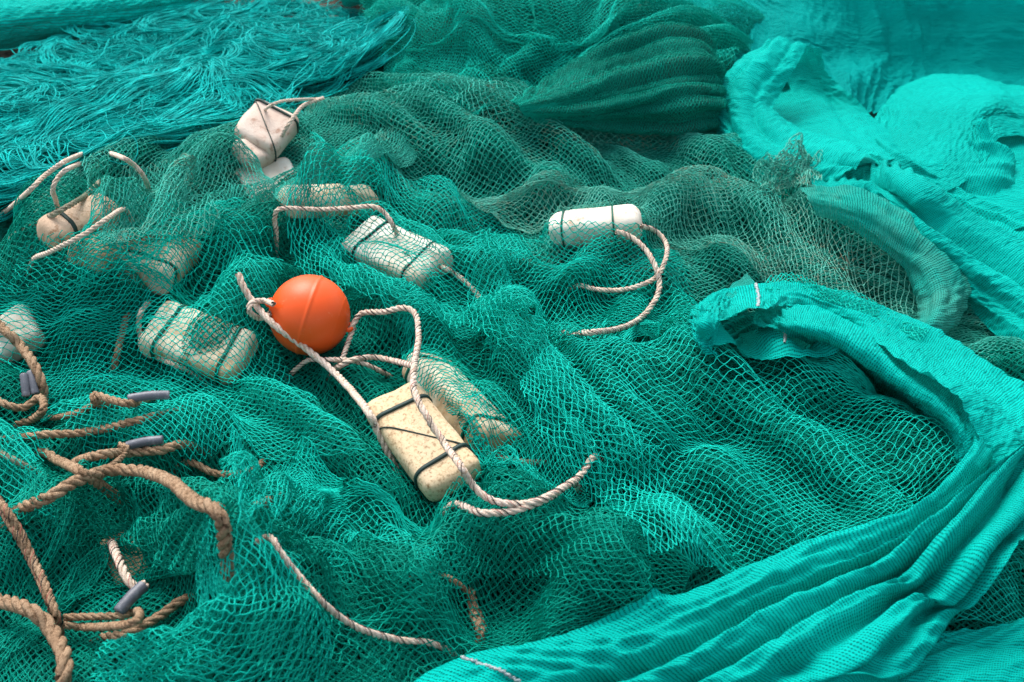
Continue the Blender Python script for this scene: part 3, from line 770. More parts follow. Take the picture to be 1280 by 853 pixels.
cover('fishing_net', 'green net hanging fold twisted at the bottom left', rows(
    [(285, 685, .02), (300, 690, .03), (325, 720, .03), (335, 760, .02), (320, 830, .01), (200, 880, .01)],
    [(275, 695, .03), (285, 720, .05), (295, 760, .05), (295, 800, .04), (260, 840, .03), (150, 870, .02)],
    [(265, 700, .01), (265, 730, .02), (262, 770, .02), (240, 800, .02), (190, 820, .02), (100, 850, .02)]), 'teal', seed=40, slack=(.10, .02), cell=(.022, .022), katt=.05, rad=.0012)
cover('fishing_net', 'green net tinted darker for shade in long folds along the bottom of the picture', rows(
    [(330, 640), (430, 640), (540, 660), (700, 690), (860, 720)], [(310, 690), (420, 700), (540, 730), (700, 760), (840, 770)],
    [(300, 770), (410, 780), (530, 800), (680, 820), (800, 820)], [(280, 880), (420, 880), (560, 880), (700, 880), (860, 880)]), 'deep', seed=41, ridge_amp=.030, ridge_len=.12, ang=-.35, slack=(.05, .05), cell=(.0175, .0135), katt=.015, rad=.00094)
cover('fishing_net', 'teal net strip laid under the end of the white rope below the tan float', rows(
    [(360, 590), (450, 600), (560, 640)], [(330, 630), (440, 640), (560, 680)], [(330, 670), (440, 690), (540, 720)]), 'teal', seed=42, ridge_amp=.03, slack=(.05, .05), cell=(.023, .017), katt=.02)
cover('fishing_net', 'teal net hump cut off by the left edge beside the brown ropes', rows(
    [(-90, 505, .02), (0, 520, .02), (40, 560, .01)], [(-100, 580, .04), (0, 580, .04), (62, 605, .01)], [(-110, 680), (0, 660), (70, 650)]), 'teal', seed=43, slack=(.06, .06), cell=(.022, .02), katt=.03)
bunch('bright teal net drawn into a long fold down the left of the big mound', [(672, 462), (725, 540), (785, 620), (850, 700)], .11, .022, 'bright', 80, cell=(.014, .024))
bunch('bright teal net bunched into a roll over the end of the slim float', [(470, 212), (430, 222), (402, 255), (394, 300), (408, 345), (440, 372)], .085, .03, 'bright', 81)
bunch('teal net pulled into a tight crease running down right from behind the ball', [(440, 340), (500, 368), (560, 395), (620, 418), (680, 425)], .07, .015, 'teal', 82)
bunch('teal net roll tinted darker for shade arching across the bottom centre', [(520, 745), (545, 705), (600, 672), (680, 676), (760, 705), (815, 745)], .10, .045, 'deep', 83, cell=(.015, .022))
bunch('green net roll sweeping down the lower left beside the dark hollow', [(285, 682), (315, 730), (328, 780), (300, 825), (230, 850), (140, 870)], .17, .095, 'teal', 84, cell=(.013, .026))
bunch('green net roll tinted darker for shade running from the lower left to the pale rope', [(330, 665), (400, 700), (470, 745), (540, 775)], .09, .03, 'deep', 85)
bunch('green net roll tinted darker for shade lifted over the dark hollow at the lower left', [(55, 665), (110, 635), (180, 645), (250, 668), (285, 680)], .13, .075, 'deep', 86, cell=(.015, .024))
bunch('teal net roll from the left edge up towards the veiled float', [(20, 345), (90, 338), (160, 312), (240, 285), (310, 270)], .09, .03, 'teal', 87, cell=(.016, .028))
bunch('green net roll tinted darker for shade at the bottom edge right of the green roll', [(330, 850), (420, 820), (500, 825), (600, 850)], .10, .04, 'deep', 88, cell=(.018, .026))
bunch('grey green net roll along the back crest of the heap', [(480, 128), (560, 118), (640, 130), (720, 160), (830, 175)], .12, .03, 'olive', 89, cell=(.018, .022))
cover('fishing_net', 'grey green net drawn over the far end of the left tan float', rows(
    [(112, 250), (160, 224), (240, 196)], [(122, 280), (174, 260), (250, 236)], [(126, 310), (180, 300), (262, 276)]), 'olive', seed=44, slack=(.05, .06), cell=(.022, .017), katt=.04, ridge_amp=.006)
cover('fishing_net', 'green net laid over the right end of the thick brown arc of rope', rows(
    [(285, 590), (350, 585), (440, 600)], [(296, 625), (360, 620), (440, 630)], [(310, 655), (370, 650), (440, 655)]), 'teal', seed=45, slack=(.05, .05), cell=(.020, .015), rad=.00086, katt=.03, ridge_amp=.015)
FT = blur(FCOV, 1); FTS = blur(FT, 3)
FROPE = np.maximum(FTS, blur(np.maximum(FALL, FTS), 1))

# fine meshed hump at the back
def fine():
    ctrl = rows(
        [('y', 440, -70, 4.2), ('y', 560, -70, 4.2), ('y', 700, -80, 4.2), ('y', 820, -70, 4.2), ('y', 960, -40, 4.15)],
        [(470, 40, .02), (560, 5, .02), (700, 12, .02), (800, 12, .02), (930, 60, .02)],
        [(480, 85, .02), (570, 55, .03), (680, 60, .02), (780, 50, .04), (900, 100, .02)],
        [(470, 118, .01), (570, 110, .02), (670, 130, .01), (780, 110, .02), (900, 150, .02)],
        [(480, 150, .0), (580, 150, .0), (680, 160, .0), (790, 160, .0), (900, 180, .0)])
    X, ru, rv = simsheet(ctrl, H, seed=51, slack=(.12, .14), thick=.004, ridge_amp=.02, ridge_len=.12, katt=.02)
    net('fishing_net', 'fine meshed dark green net heaped up at the back in front of the cloth', X, ru, rv, M['deep'], (.013, .010), .0009, 51)
    X2, ru2, rv2 = simsheet(ctrl, top_of(H, X), seed=52, slack=(.10, .12), thick=.006, ridge_amp=.02, ridge_len=.14, katt=.02)
    net('fishing_net', 'grey green fine net thrown over the dark hump at the back', X2, ru2, rv2, M['teal'], (.015, .011), .0008, 52)
fine()

# ------------------------------------------------------------------ net cloths
def cloth(name, label, ctrl, mat, F=None, d=.009, slack=(.01, .01), iters=50, seed=0, katt=.08, zatt=.06, crumple=1.0, pleat=None, collide=None, rough=.004, rl=.05, an=3.0, group='turquoise mesh cloths', **kw):
    F = blur(FTS if F is None else F, 36)
    n, m = sizes(ctrl, F, d)
    X = grid_from(ctrl, F, n, m)
    u, v = np.meshgrid(np.linspace(0, 1, n), np.linspace(0, 1, m), indexing='ij')
    du = np.gradient(X, axis=0); dv = np.gradient(X, axis=1); nr = np.cross(du, dv); nr /= np.linalg.norm(nr, axis=2, keepdims=True) + 1e-9
    nr *= np.sign((nr * (EYE - X)).sum(-1).mean())
    hgt = rough * fbm(u * n * d / (rl * an), v * m * d / rl, seed, 3)
    X = X + nr * hgt[..., None]
    ru = np.linalg.norm(np.diff(X, axis=0), axis=2); rv = np.linalg.norm(np.diff(X, axis=1), axis=2)
    uu = u * n * d; vv = v * m * d
    na = np.clip(.5 + fbm(uu / .2, vv / .2, seed + 2, 2), 0, 2); nb = np.clip(.5 + fbm(uu / .2, vv / .2, seed + 9, 2), 0, 2)
    X = X + .0015 * np.random.default_rng(seed).standard_normal(X.shape)
    X = relax(X, ru * (1 + slack[0] * na[:-1]), rv * (1 + slack[1] * nb[:, :-1]), iters, collide, .006, katt, zatt=zatt, g=1e-4, bend=.5, bs=5, **kw)
    cq = .0045 * folds(uu, vv, .045, 3.0, seed + 4) + .003 * folds(vv, uu, .03, 3.0, seed + 5) * (vnoise(uu / .12, vv / .12, seed) > -.1)
    X = X + nr * crumple * cq[..., None]
    if pleat:
        X = X + nr * pleat(u, v)[..., None]
        rv = np.linalg.norm(np.diff(X, axis=1), axis=2)
    o = sheet_mesh(name, label, X, ru, rv, M[mat], group=group)
    return o, X

def stitch(o, X, uf, v0, v1, dia=.005):
    n, m = X.shape[:2]; v = np.linspace(v0, v1, 40) * (m - 1); a = uf * (n - 1) + .25 * np.sin(np.arange(40) * 2.0)
    i = np.clip(a.astype(int), 0, n - 2); j = np.clip(v.astype(int), 0, m - 2); fa = (a - i)[:, None]; fb = (v - j)[:, None]
    P = (X[i, j] * (1 - fa) + X[i + 1, j] * fa) * (1 - fb) + (X[i, j + 1] * (1 - fa) + X[i + 1, j + 1] * fa) * fb
    P = P + (EYE - P) / np.linalg.norm(EYE - P, axis=1, keepdims=True) * .002
    V, Q = tubes(P[None], np.full((1, 40), dia / 2) * (1 + .3 * np.sin(np.arange(40) * 2.7)), 6)
    np_mesh('stitching', V - np.array(o.location), Q, M['seam'], o)

def fold(x, s=.55):
    """soft round ridges with narrower creases"""
    return np.abs(np.sin(math.pi * x)) ** s

def cr(u, v, seed, ln=.18, an=3.0, ang=0.0, su=1.0, sv=.5):
    p = u * su * math.cos(ang) + v * sv * math.sin(ang); q = -u * su * math.sin(ang) + v * sv * math.cos(ang)
    return folds(p, q, ln, an, seed)
# bottom right gathered cloth (u along its length from the fan to the neck, v across)
_pk = np.array([(0, 0), (.07, .016), (.18, .020), (.28, .008), (.335, -.022), (.38, .012), (.44, .026), (.50, .012), (.535, -.008), (.58, .022), (.64, .026), (.69, -.006), (.74, .024), (.80, .022), (.845, -.006), (.89, .020), (.94, .022), (1, -.02)])
def pl1(u, v):
    w = v + (.025 * np.sin(5 * u + 2.5) + .012 * np.sin(13 * u + 9 * v)) * np.sin(math.pi * np.clip(v, 0, 1)) + .012 * vnoise(u * 5, v * 9, 4)
    a = .55 + .75 * sstep(.1, .7, u)
    return a * np.interp(w, _pk[:, 0], _pk[:, 1]) * 1.6 + .009 * np.abs(np.sin(math.pi * (w * 13 + .6 * vnoise(u * 2.5, v * 6, 7)))) ** .8 * sstep(.05, .4, v + .5 * u) + .007 * cr(u, v, 14, .09, 4, .12, .9, .45) + .0045 * fold(w * 23 + 2 * u + .8 * vnoise(u * 6, v * 6, 9), .45) * (.4 + .6 * (vnoise(u * 3, v * 5, 19) > -.2))
o, X1c = cloth('net_cloth', 'turquoise mesh cloth gathered in long pleats across the bottom right corner', rows(
    [(470, 895, .01), (560, 930, .01), (690, 960, .01), (830, 980, .01), (990, 1000, .01)],
    [(560, 828, .015), (640, 865, .02), (740, 905, .02), (850, 925, .02), (1010, 930, .01)],
    [(700, 798, .015), (770, 830, .025), (850, 855, .03), (930, 875, .03), (1060, 890, .01)],
    [(860, 742, .015), (910, 775, .03), (970, 800, .035), (1040, 820, .035), (1130, 850, .01)],
    [(1000, 688, .015), (1030, 718, .03), (1080, 740, .04), (1130, 760, .04), (1190, 775, .01)],
    [(1130, 655, .02), (1145, 672, .035), (1170, 685, .045), (1200, 700, .045), (1232, 705, .01)],
    [(1200, 600, .03), (1215, 610, .045), (1235, 620, .05), (1255, 628, .05), (1275, 630, .03)],
    [(1235, 565, .03), (1245, 570, .045), (1260, 575, .05), (1275, 580, .05), (1290, 585, .03)]), 'cloth', seed=61, pleat=pl1, slack=(.01, .01), collide=FT)
stitch(o, X1c, .16, .0, .24)
# second lower piece at the corner
cloth('net_cloth', 'turquoise mesh cloth corner at the lower right edge under the pleated cloth', rows(
    [(1000, 930, .005), (1110, 930, .005), (1330, 940, .005)], [(1060, 880, .01), (1150, 870, .015), (1330, 880, .01)],
    [(1100, 830, .01), (1180, 815, .02), (1330, 820, .02)], [(1150, 792, .005), (1215, 795, .012), (1330, 765, .015)]), 'cloth', seed=62, slack=(.03, .03), collide=FT,
    pleat=lambda u, v: .012 * fold(u * 2.4 + .4 * v))
# arched band
o, Xb_ = cloth('net_cloth', 'turquoise mesh band twisting from the pleated cloth up into an arched loop', rows(
    [(1310, 650, .03), (1275, 630, .05), (1240, 604, .03)],
    [(1340, 560, .05), (1280, 570, .085), (1222, 575, .05)],
    [(1310, 505, .06), (1265, 525, .10), (1217, 540, .085)],
    [(1245, 462, .06), (1222, 485, .105), (1190, 492, .10)],
    [(1170, 414, .06), (1150, 440, .105), (1130, 456, .10)],
    [(1090, 380, .06), (1075, 395, .105), (1068, 410, .10)],
    [(1010, 357, .06), (1005, 368, .10), (1000, 386, .10)],
    [(950, 360, .05), (952, 370, .095), (952, 388, .095)],
    [(905, 366, .04), (910, 378, .08), (920, 396, .08)],
    [(876, 388, .02), (882, 396, .055), (898, 410, .055)],
    [(870, 415, .01), (876, 420, .035), (890, 428, .035)],
    [(880, 440, .0), (886, 442, .015), (898, 444, .015)]), 'cloth', seed=63, zatt=.25, katt=.25, rough=.003,
    pleat=lambda u, v: .004 * cr(u, v, 41, .05, 4, .1, 1.0, .12) + .006 * np.abs(np.sin(math.pi * (v * 2 + .3 * u))))
stitch(o, Xb_, .645, .05, .98, .006)
cloth('net_cloth', 'under side of the arched turquoise band turned towards the viewer', rows(
    [(1246, 600, .025), (1236, 600, .03), (1226, 596, .0)],
    [(1230, 572, .043), (1214, 580, .04), (1202, 586, .0)],
    [(1226, 534, .078), (1206, 550, .06), (1192, 566, .0)],
    [(1198, 484, .092), (1176, 508, .07), (1162, 530, .0)],
    [(1136, 448, .092), (1115, 468, .07), (1104, 486, .0)],
    [(1072, 403, .092), (1058, 428, .08), (1052, 452, .01)],
    [(1003, 379, .092), (992, 402, .085), (988, 418, .05)],
    [(952, 381, .088), (945, 394, .08), (942, 406, .06)]), 'cloth', seed=76, zatt=.25, katt=.25, rough=.003, pleat=lambda u, v: .003 * cr(u, v, 44, .05, 4, .1, .8, .1))
Xe, rue, rve = simsheet(rows([(958, 350, .09), (990, 346, .095), (1040, 362, .095), (1100, 386, .09), (1160, 412, .08)], [(956, 366, .098), (988, 364, .105), (1032, 378, .107), (1086, 402, .107), (1148, 430, .10)]), FTS, seed=95, d=.008, slack=(.03, .03), ridge_amp=.004, iters=10, zatt=.3, katt=.3)
oe = net('open_mesh_edge', 'edge', Xe, rue, rve, M['bright'], (.013, .012), .0010, 95, warp=.005)
oe.location = oe.location - o.location; oe.parent = o
for k_ in ('label', 'category', 'group'):
    if k_ in oe: del oe[k_]
o, Xf_ = cloth('net_cloth', 'inner shaded floor of the arched turquoise loop lying on the net', rows(
    [(885, 395, .01), (960, 392, .02), (1060, 405, .03), (1150, 450, .03), (1225, 520, .02)],
    [(872, 418, .015), (950, 420, .02), (1050, 432, .02), (1140, 475, .02), (1215, 552, .015)],
    [(880, 448, .008), (950, 452, .010), (1040, 464, .010), (1120, 496, .010), (1215, 580, .008)]), 'cloth', seed=64, collide=FT,
    pleat=lambda u, v: .012 * fold(u * 2 + .6 * v))
stitch(o, Xf_.swapaxes(0, 1), .33, .2, .95, .006)
cloth('net_cloth', 'upright frayed corner of the turquoise band at the top of its arch', rows(
    [(880, 385, .02), (905, 362, .03), (935, 343, .035)], [(895, 388, .05), (912, 370, .055), (940, 352, .05)], [(905, 392, .06), (925, 378, .07), (946, 362, .06)]), 'clothgrey', seed=77, zatt=.2, katt=.2)
# upper right: river of cloth
FG = np.maximum(FTS, GROUND)
_pr = np.array([(0, -.01), (.08, .012), (.16, .006), (.22, .020), (.30, .012), (.37, -.012), (.45, .016), (.55, .030), (.64, .020), (.70, -.014), (.78, .010), (.88, .018), (1, -.012)])
def pl2(u, v):
    w = v + .05 * np.sin(4 * u + 1) * np.sin(math.pi * v)
    return (.15 + sstep(0, .35, u) * (.85 + .7 * u)) * np.interp(w, _pr[:, 0], _pr[:, 1]) + .010 * cr(u, v, 12, .10, 4, .1, .9, .4)
cloth('net_cloth', 'broad turquoise mesh cloth flowing down the right side below the ground gap', rows(
    [(985, 222, -.04), (1005, 205, -.02), (1035, 188, -.02), (1075, 178, -.02), (1110, 172, -.02)],
    [(1020, 240, .02), (1055, 222, .06), (1085, 207, .08), (1115, 200, .06), (1145, 206, .02)],
    [(1065, 262, .02), (1105, 246, .07), (1135, 237, .09), (1160, 238, .06), (1182, 247, .02)],
    [(1115, 300, .02), (1155, 290, .07), (1190, 283, .08), (1220, 275, .06), (1250, 264, .02)],
    [(1165, 345, .02), (1210, 335, .07), (1255, 325, .08), (1300, 315, .06), (1340, 290, .03)],
    [(1225, 395, .02), (1275, 385, .06), (1330, 375, .08), (1390, 360, .06), (1440, 330, .03)],
    [(1300, 450, .02), (1350, 440, .05), (1410, 430, .07), (1470, 410, .05), (1520, 380, .03)]), 'cloth', F=FG, seed=65, pleat=pl2, collide=FG)
# hood: outer panel, from its outer edge (v=0) to the raised lip (v=1), u from the apex along the lip
def plh(u, v):
    return .026 * np.abs(np.sin(math.pi * (v * 2.6 + .5 * u))) ** .6 * np.sin(math.pi * np.clip(v, 0, 1)) + .014 * cr(u, v, 5, .12, 4, .5, .8, .4) * np.sin(math.pi * np.clip(v * .9 + .1, 0, 1))
cloth('net_cloth', 'turquoise mesh cloth draped like a hood against the back cloth', rows(
    [('y', 955, 64, 3.62), ('y', 968, 60, 3.59), ('y', 985, 57, 3.57), ('y', 1009, 56, 3.56)],
    [('y', 920, 82, 3.58), ('y', 942, 82, 3.50), ('y', 965, 84, 3.47), ('y', 995, 82, 3.48)],
    [('y', 896, 108, 3.50), ('y', 918, 112, 3.42), ('y', 943, 116, 3.38), ('y', 974, 118, 3.40)],
    [('y', 893, 145, 3.38), ('y', 915, 150, 3.31), ('y', 942, 148, 3.28), ('y', 966, 134, 3.32)],
    [('y', 903, 182, 3.22), ('y', 930, 186, 3.16), ('y', 958, 172, 3.17), ('y', 984, 150, 3.26)],
    [('y', 932, 212, 3.08), ('y', 962, 208, 3.05), ('y', 992, 190, 3.08), ('y', 1020, 167, 3.20)],
    [('y', 985, 232, 2.99), ('y', 1010, 220, 2.98), ('y', 1035, 200, 3.03), ('y', 1062, 180, 3.14)],
    [('y', 1040, 240, 2.93), ('y', 1055, 225, 2.95), ('y', 1075, 208, 3.0), ('y', 1100, 192, 3.08)]), 'cloth', F=FG, seed=66, pleat=plh, zatt=.15, katt=.15)
cloth('net_cloth', 'inner back panel of the turquoise hood cloth in shade', rows(
    [('y', 985, 56, 3.72), ('y', 1008, 55.5, 3.66), ('y', 1030, 60, 3.62)],
    [('y', 945, 85, 3.68), ('y', 1005, 82, 3.70), ('y', 1034, 82, 3.62)],
    [('y', 930, 120, 3.64), ('y', 1005, 112, 3.64), ('y', 1050, 106, 3.58)],
    [('y', 945, 152, 3.46), ('y', 1025, 138, 3.50), ('y', 1076, 136, 3.48)],
    [('y', 1000, 180, 3.27), ('y', 1055, 168, 3.30), ('y', 1120, 172, 3.32)],
    [('y', 1050, 212, 3.06), ('y', 1098, 208, 3.07), ('y', 1150, 204, 3.12)]), 'cloth', F=FG, seed=73, zatt=.15, katt=.15,
    pleat=lambda u, v: .012 * fold(v * 2.2 + .9 * u) * sstep(0, .3, u) + .008 * cr(u, v, 9, .10, 4, .6, .7, .3))
cloth('net_cloth', 'lowest turquoise mesh cloth showing in the gaps between the upper right folds', rows(
    [('z', 900, 175, -.03), ('z', 985, 178, -.02), ('z', 1075, 165, -.06), ('z', 1092, 157, -.08), ('z', 1130, 150, -.06), ('z', 1360, 150, -.05)],
    [('z', 920, 215, .02), ('z', 1000, 205, .03), ('z', 1080, 195, .06), ('z', 1120, 192, .07), ('z', 1180, 195, .06), ('z', 1360, 190, .0)],
    [('z', 960, 245, .05), ('z', 1030, 240, .05), ('z', 1100, 235, .05), ('z', 1150, 235, .05), ('z', 1220, 240, .04), ('z', 1360, 240, .04)],
    [('z', 1060, 290, .04), ('z', 1110, 285, .05), ('z', 1160, 280, .05), ('z', 1220, 285, .05), ('z', 1290, 290, .05), ('z', 1400, 300, .05)]), 'cloth', F=FG, seed=78, zatt=.15, katt=.15,
    pleat=lambda u, v: .016 * cr(u, v, 61, .10, 4, .7, .6, 1.2))
# right mound up to the arch of its hollow
cloth('net_cloth', 'turquoise mesh cloth mound with a hollow fold at the right edge', rows(
    [('y', 1074, 176, 3.30), ('y', 1094, 150, 3.44), ('y', 1112, 126, 3.60), ('y', 1150, 98, 3.70), ('y', 1205, 94, 3.70), ('y', 1260, 106, 3.66), ('y', 1360, 125, 3.6)],
    [('y', 1082, 196, 3.20), ('y', 1112, 170, 3.32), ('y', 1146, 142, 3.42), ('y', 1182, 122, 3.48), ('y', 1225, 116, 3.50), ('y', 1275, 124, 3.5), ('y', 1360, 140, 3.45)],
    [('y', 1104, 214, 3.10), ('y', 1144, 190, 3.18), ('y', 1175, 168, 3.26), ('y', 1205, 148, 3.33), ('y', 1238, 134, 3.37), ('y', 1275, 142, 3.38), ('y', 1350, 160, 3.35)],
    [('y', 1130, 230, 3.02), ('y', 1168, 212, 3.07), ('y', 1192, 194, 3.13), ('y', 1212, 176, 3.20), ('y', 1221, 156, 3.28), ('y', 1248, 146, 3.34), ('y', 1310, 165, 3.34)],
    [('y', 1165, 248, 2.97), ('y', 1192, 238, 2.99), ('y', 1214, 222, 3.05), ('y', 1230, 204, 3.11), ('y', 1238, 184, 3.20), ('y', 1256, 172, 3.27), ('y', 1310, 180, 3.30)]), 'cloth', F=FG, seed=67, crumple=.45, zatt=.12, katt=.12,
    pleat=lambda u, v: .009 * cr(u, v, 21, .16, 4, .9, .5, .8) + .004 * fold(v * 6 + u))
cloth('net_cloth', 'dark inner side of the hollow cloth fold at the right edge', rows(
    [('y', 1212, 150, 3.36), ('y', 1250, 138, 3.40), ('y', 1330, 150, 3.40)], [('y', 1215, 190, 3.38), ('y', 1260, 185, 3.40), ('y', 1340, 190, 3.40)],
    [('y', 1220, 240, 3.20), ('y', 1270, 245, 3.20), ('y', 1350, 240, 3.22)], [('y', 1230, 285, 3.0), ('y', 1280, 290, 3.0), ('y', 1360, 285, 3.02)]), 'cloth', F=FG, seed=74, zatt=.15, katt=.15, pleat=lambda u, v: .008 * fold(v * 2 + u))
cloth('net_cloth', 'turquoise cloth petal folded in front of the hollow at the right edge', rows(
    [('y', 1170, 250, 2.98), ('y', 1178, 232, 3.04), ('y', 1196, 204, 3.12), ('y', 1214, 176, 3.20), ('y', 1222, 152, 3.27)],
    [('y', 1192, 258, 2.95), ('y', 1204, 236, 3.01), ('y', 1220, 208, 3.09), ('y', 1234, 184, 3.17), ('y', 1240, 168, 3.23)],
    [('y', 1222, 266, 2.92), ('y', 1236, 244, 2.98), ('y', 1248, 216, 3.06), ('y', 1256, 196, 3.13), ('y', 1258, 188, 3.17)],
    [('y', 1268, 276, 2.90), ('y', 1268, 256, 2.98), ('y', 1266, 232, 3.06), ('y', 1265, 214, 3.12), ('y', 1263, 204, 3.15)],
    [('y', 1300, 285, 2.92), ('y', 1286, 270, 2.99), ('y', 1276, 254, 3.05), ('y', 1270, 238, 3.10), ('y', 1267, 226, 3.12)]), 'cloth', F=FG, seed=75, zatt=.15, katt=.15,
    pleat=lambda u, v: .014 * cr(u, v, 27, .12, 4, .4, .5, .5))
# hanging cloth behind
cloth('net_cloth', 'wide turquoise mesh cloth hanging across the back behind everything', rows(
    [('y', 700, -140, 5.3), ('y', 880, -140, 5.1), ('y', 980, -140, 4.5), ('y', 1080, -140, 4.2), ('y', 1200, -140, 4.22), ('y', 1420, -140, 4.1)],
    [('y', 720, -30, 4.9), ('y', 880, -20, 4.65), ('y', 978, -10, 4.25), ('y', 1080, 0, 4.08), ('y', 1198, 0, 4.14), ('y', 1420, 0, 4.0)],
    [('y', 740, 20, 4.55), ('y', 880, 25, 4.30), ('y', 970, 35, 4.08), ('y', 1080, 45, 4.00), ('y', 1200, 45, 4.06), ('y', 1420, 50, 3.95)],
    [('y', 780, 60, 4.20), ('y', 900, 62, 4.02), ('y', 962, 70, 3.94), ('y', 1080, 75, 3.94), ('y', 1200, 88, 3.98), ('y', 1420, 90, 3.9)],
    [('y', 820, 95, 3.95), ('y', 925, 92, 3.82), ('y', 985, 96, 3.80), ('y', 1080, 100, 3.78), ('y', 1190, 104, 3.84), ('y', 1420, 115, 3.8)],
    [('y', 850, 125, 3.75), ('y', 940, 120, 3.68), ('y', 1010, 126, 3.62), ('y', 1075, 131, 3.60), ('y', 1170, 134, 3.66), ('y', 1420, 150, 3.7)]), 'clothback', seed=68, slack=(.02, .02), rough=.006, rl=.10, an=4, zatt=.1,
    pleat=lambda u, v: .030 * cr(u, v, 33, .20, 4, .25, .9, 2.2) * sstep(.0, .5, u + .2 * v) + .008 * cr(u, v, 35, .06, 5, .1, .9, 2.2) + .012 * np.exp(-((v - .36 + .04 * u) / .012) ** 2) - .015 * np.exp(-((v - .66) / .015) ** 2))
# grey twisted end
cloth('net_cloth', 'weathered greenish cloth strip curling over the net below the flowing cloth', rows(
    [(1000, 236, .05), (1010, 246, .06), (1018, 256, .05), (1022, 265, .02)],
    [(1070, 240, .08), (1075, 258, .09), (1075, 275, .07), (1075, 290, .03)],
    [(1140, 275, .06), (1132, 295, .08), (1128, 312, .06), (1122, 325, .03)],
    [(1192, 315, .06), (1172, 325, .09), (1152, 335, .08), (1142, 350, .03)],
    [(1208, 350, .05), (1188, 362, .08), (1165, 372, .07), (1152, 385, .02)],
    [(1196, 395, .03), (1178, 402, .05), (1158, 408, .05), (1140, 412, .02)],
    [(1165, 425, .01), (1150, 424, .02), (1135, 424, .02), (1120, 424, .01)]), 'clothgrey', seed=69, slack=(.02, .05), zatt=.15, katt=.15,
    pleat=lambda u, v: .008 * fold(v * 3.2 + u))
# top left cloth and the strip behind the tangle
cloth('net_cloth', 'turquoise mesh cloth lying in the top left corner behind the tangled twine', rows(
    [('y', -80, -90, 5.2), ('y', 60, -80, 5.1), ('y', 180, -70, 5.0), ('y', 300, -60, 4.9)],
    [('z', -80, -10, .02), ('z', 60, -15, .03), ('z', 170, -15, .03), ('z', 260, -20, .02)],
    [('z', -80, 35, .0), ('z', 50, 22, .02), ('z', 140, 15, .02), ('z', 235, 5, .0)],
    [('z', -80, 72, -.09), ('z', 40, 50, -.08), ('z', 130, 38, -.07), ('z', 225, 24, -.07)]), 'cloth', seed=70, slack=(.04, .03), pleat=lambda u, v: .02 * fold(u * 2.5 + .5 * v))
cloth('net_cloth', 'strip of turquoise mesh cloth at the top edge left of the dark hump', rows(
    [('y', 400, -60, 5.0), ('y', 520, -60, 4.95), ('y', 640, -60, 4.9)], [('z', 420, -12, .05), ('z', 520, -14, .05), ('z', 640, -16, .05)],
    [('z', 430, 7, -.02), ('z', 520, 9, -.02), ('z', 620, 10, -.02)]), 'cloth', seed=71, slack=(.03, .03))
# dark gathered bundle
def pl3(u, v):
    w = v + .05 * np.sin(5 * u + 2) * np.sin(math.pi * v) + .02 * vnoise(u * 3, v * 5, 3)
    k = w * 9.0
    amp = .55 + .45 * np.sin(np.floor(k) * 2.4 + 1) + .3 * vnoise(np.floor(k) * 1.7, u * 2.1, 9)
    return (.034 * sstep(.0, .4, u) + .003) * (1.0 - .95 * sstep(.72, 1, u)) * np.clip(amp, .2, 1.2) * np.abs(np.sin(math.pi * k)) ** .8 + .008 * cr(u, v, 51, .05, 5, .1, .7, .4) * sstep(.1, .5, u) * (1 - sstep(.8, 1, u))
BUNDLE = rows(
    [(640, 128, .03), (645, 133, .04), (650, 138, .04), (655, 142, .03), (660, 146, .02)],
    [(692, 98, .05), (708, 114, .07), (720, 129, .07), (728, 143, .05), (732, 154, .02)],
    [(762, 64, .08), (780, 86, .11), (792, 110, .11), (800, 133, .08), (804, 156, .02)],
    [(826, 44, .10), (846, 68, .13), (856, 96, .13), (862, 128, .09), (864, 158, .02)],
    [(874, 54, .10), (886, 76, .12), (891, 100, .11), (894, 130, .07), (890, 158, .01)],
    [(893, 84, .06), (897, 94, .07), (899, 106, .07), (899, 130, .04), (894, 158, .0)])
inner, Xbn = cloth('net_bundle', 'dark green fine net gathered into a fan shaped bundle beside the hood cloth', BUNDLE, 'darkmesh', F=np.maximum(FTS, GROUND), seed=72, pleat=pl3)
nb_ = np.cross(np.gradient(Xbn, axis=0), np.gradient(Xbn, axis=1)); nb_ /= np.linalg.norm(nb_, axis=2, keepdims=True) + 1e-9
nb_ *= np.sign((nb_ * (EYE - Xbn)).sum(-1).mean())
Xo = Xbn + nb_ * .006
on = net('outer_mesh', 'outer mesh', Xo, np.linalg.norm(np.diff(Xo, axis=0), axis=2), np.linalg.norm(np.diff(Xo, axis=1), axis=2), M['deep'], (.009, .009), .0007, 72, warp=.006)
on.location = on.location - inner.location; on.parent = inner
for k_ in ('label', 'category', 'group'):
    if k_ in on: del on[k_]

# frayed end of the rolled net against the flowing cloth
_t = march(FTS, np.array(978.), np.array(222.))
Ftuft = np.maximum(FTS, _t[2] + .10 * np.exp(-(((GX - _t[0]) / .055) ** 2 + ((GY - _t[1] - .02) / .06) ** 2) ** 1.5) - .01)
for k_, mt_ in enumerate(('grey', 'olive')):
    Xt, rut, rvt = simsheet(rows([(945, 208), (980, 190), (1020, 192)], [(942, 225), (984, 217), (1024, 217)], [(948, 242), (985, 240), (1022, 238)]), Ftuft, seed=92 + k_, slack=(.15, .15), ridge_amp=.012, ridge_len=.03, aniso=1.5, d=.008, bs=2, thick=.010 - .007 * k_, katt=.04)
    net('net_tuft', ('ragged pale knot of net against the flowing turquoise cloth', 'inner layer of net wound under the ragged pale knot')[k_], Xt, rut, rvt, M[mt_], (.016, .014), .0008, 92 + k_, jit=.5, bow=.35)
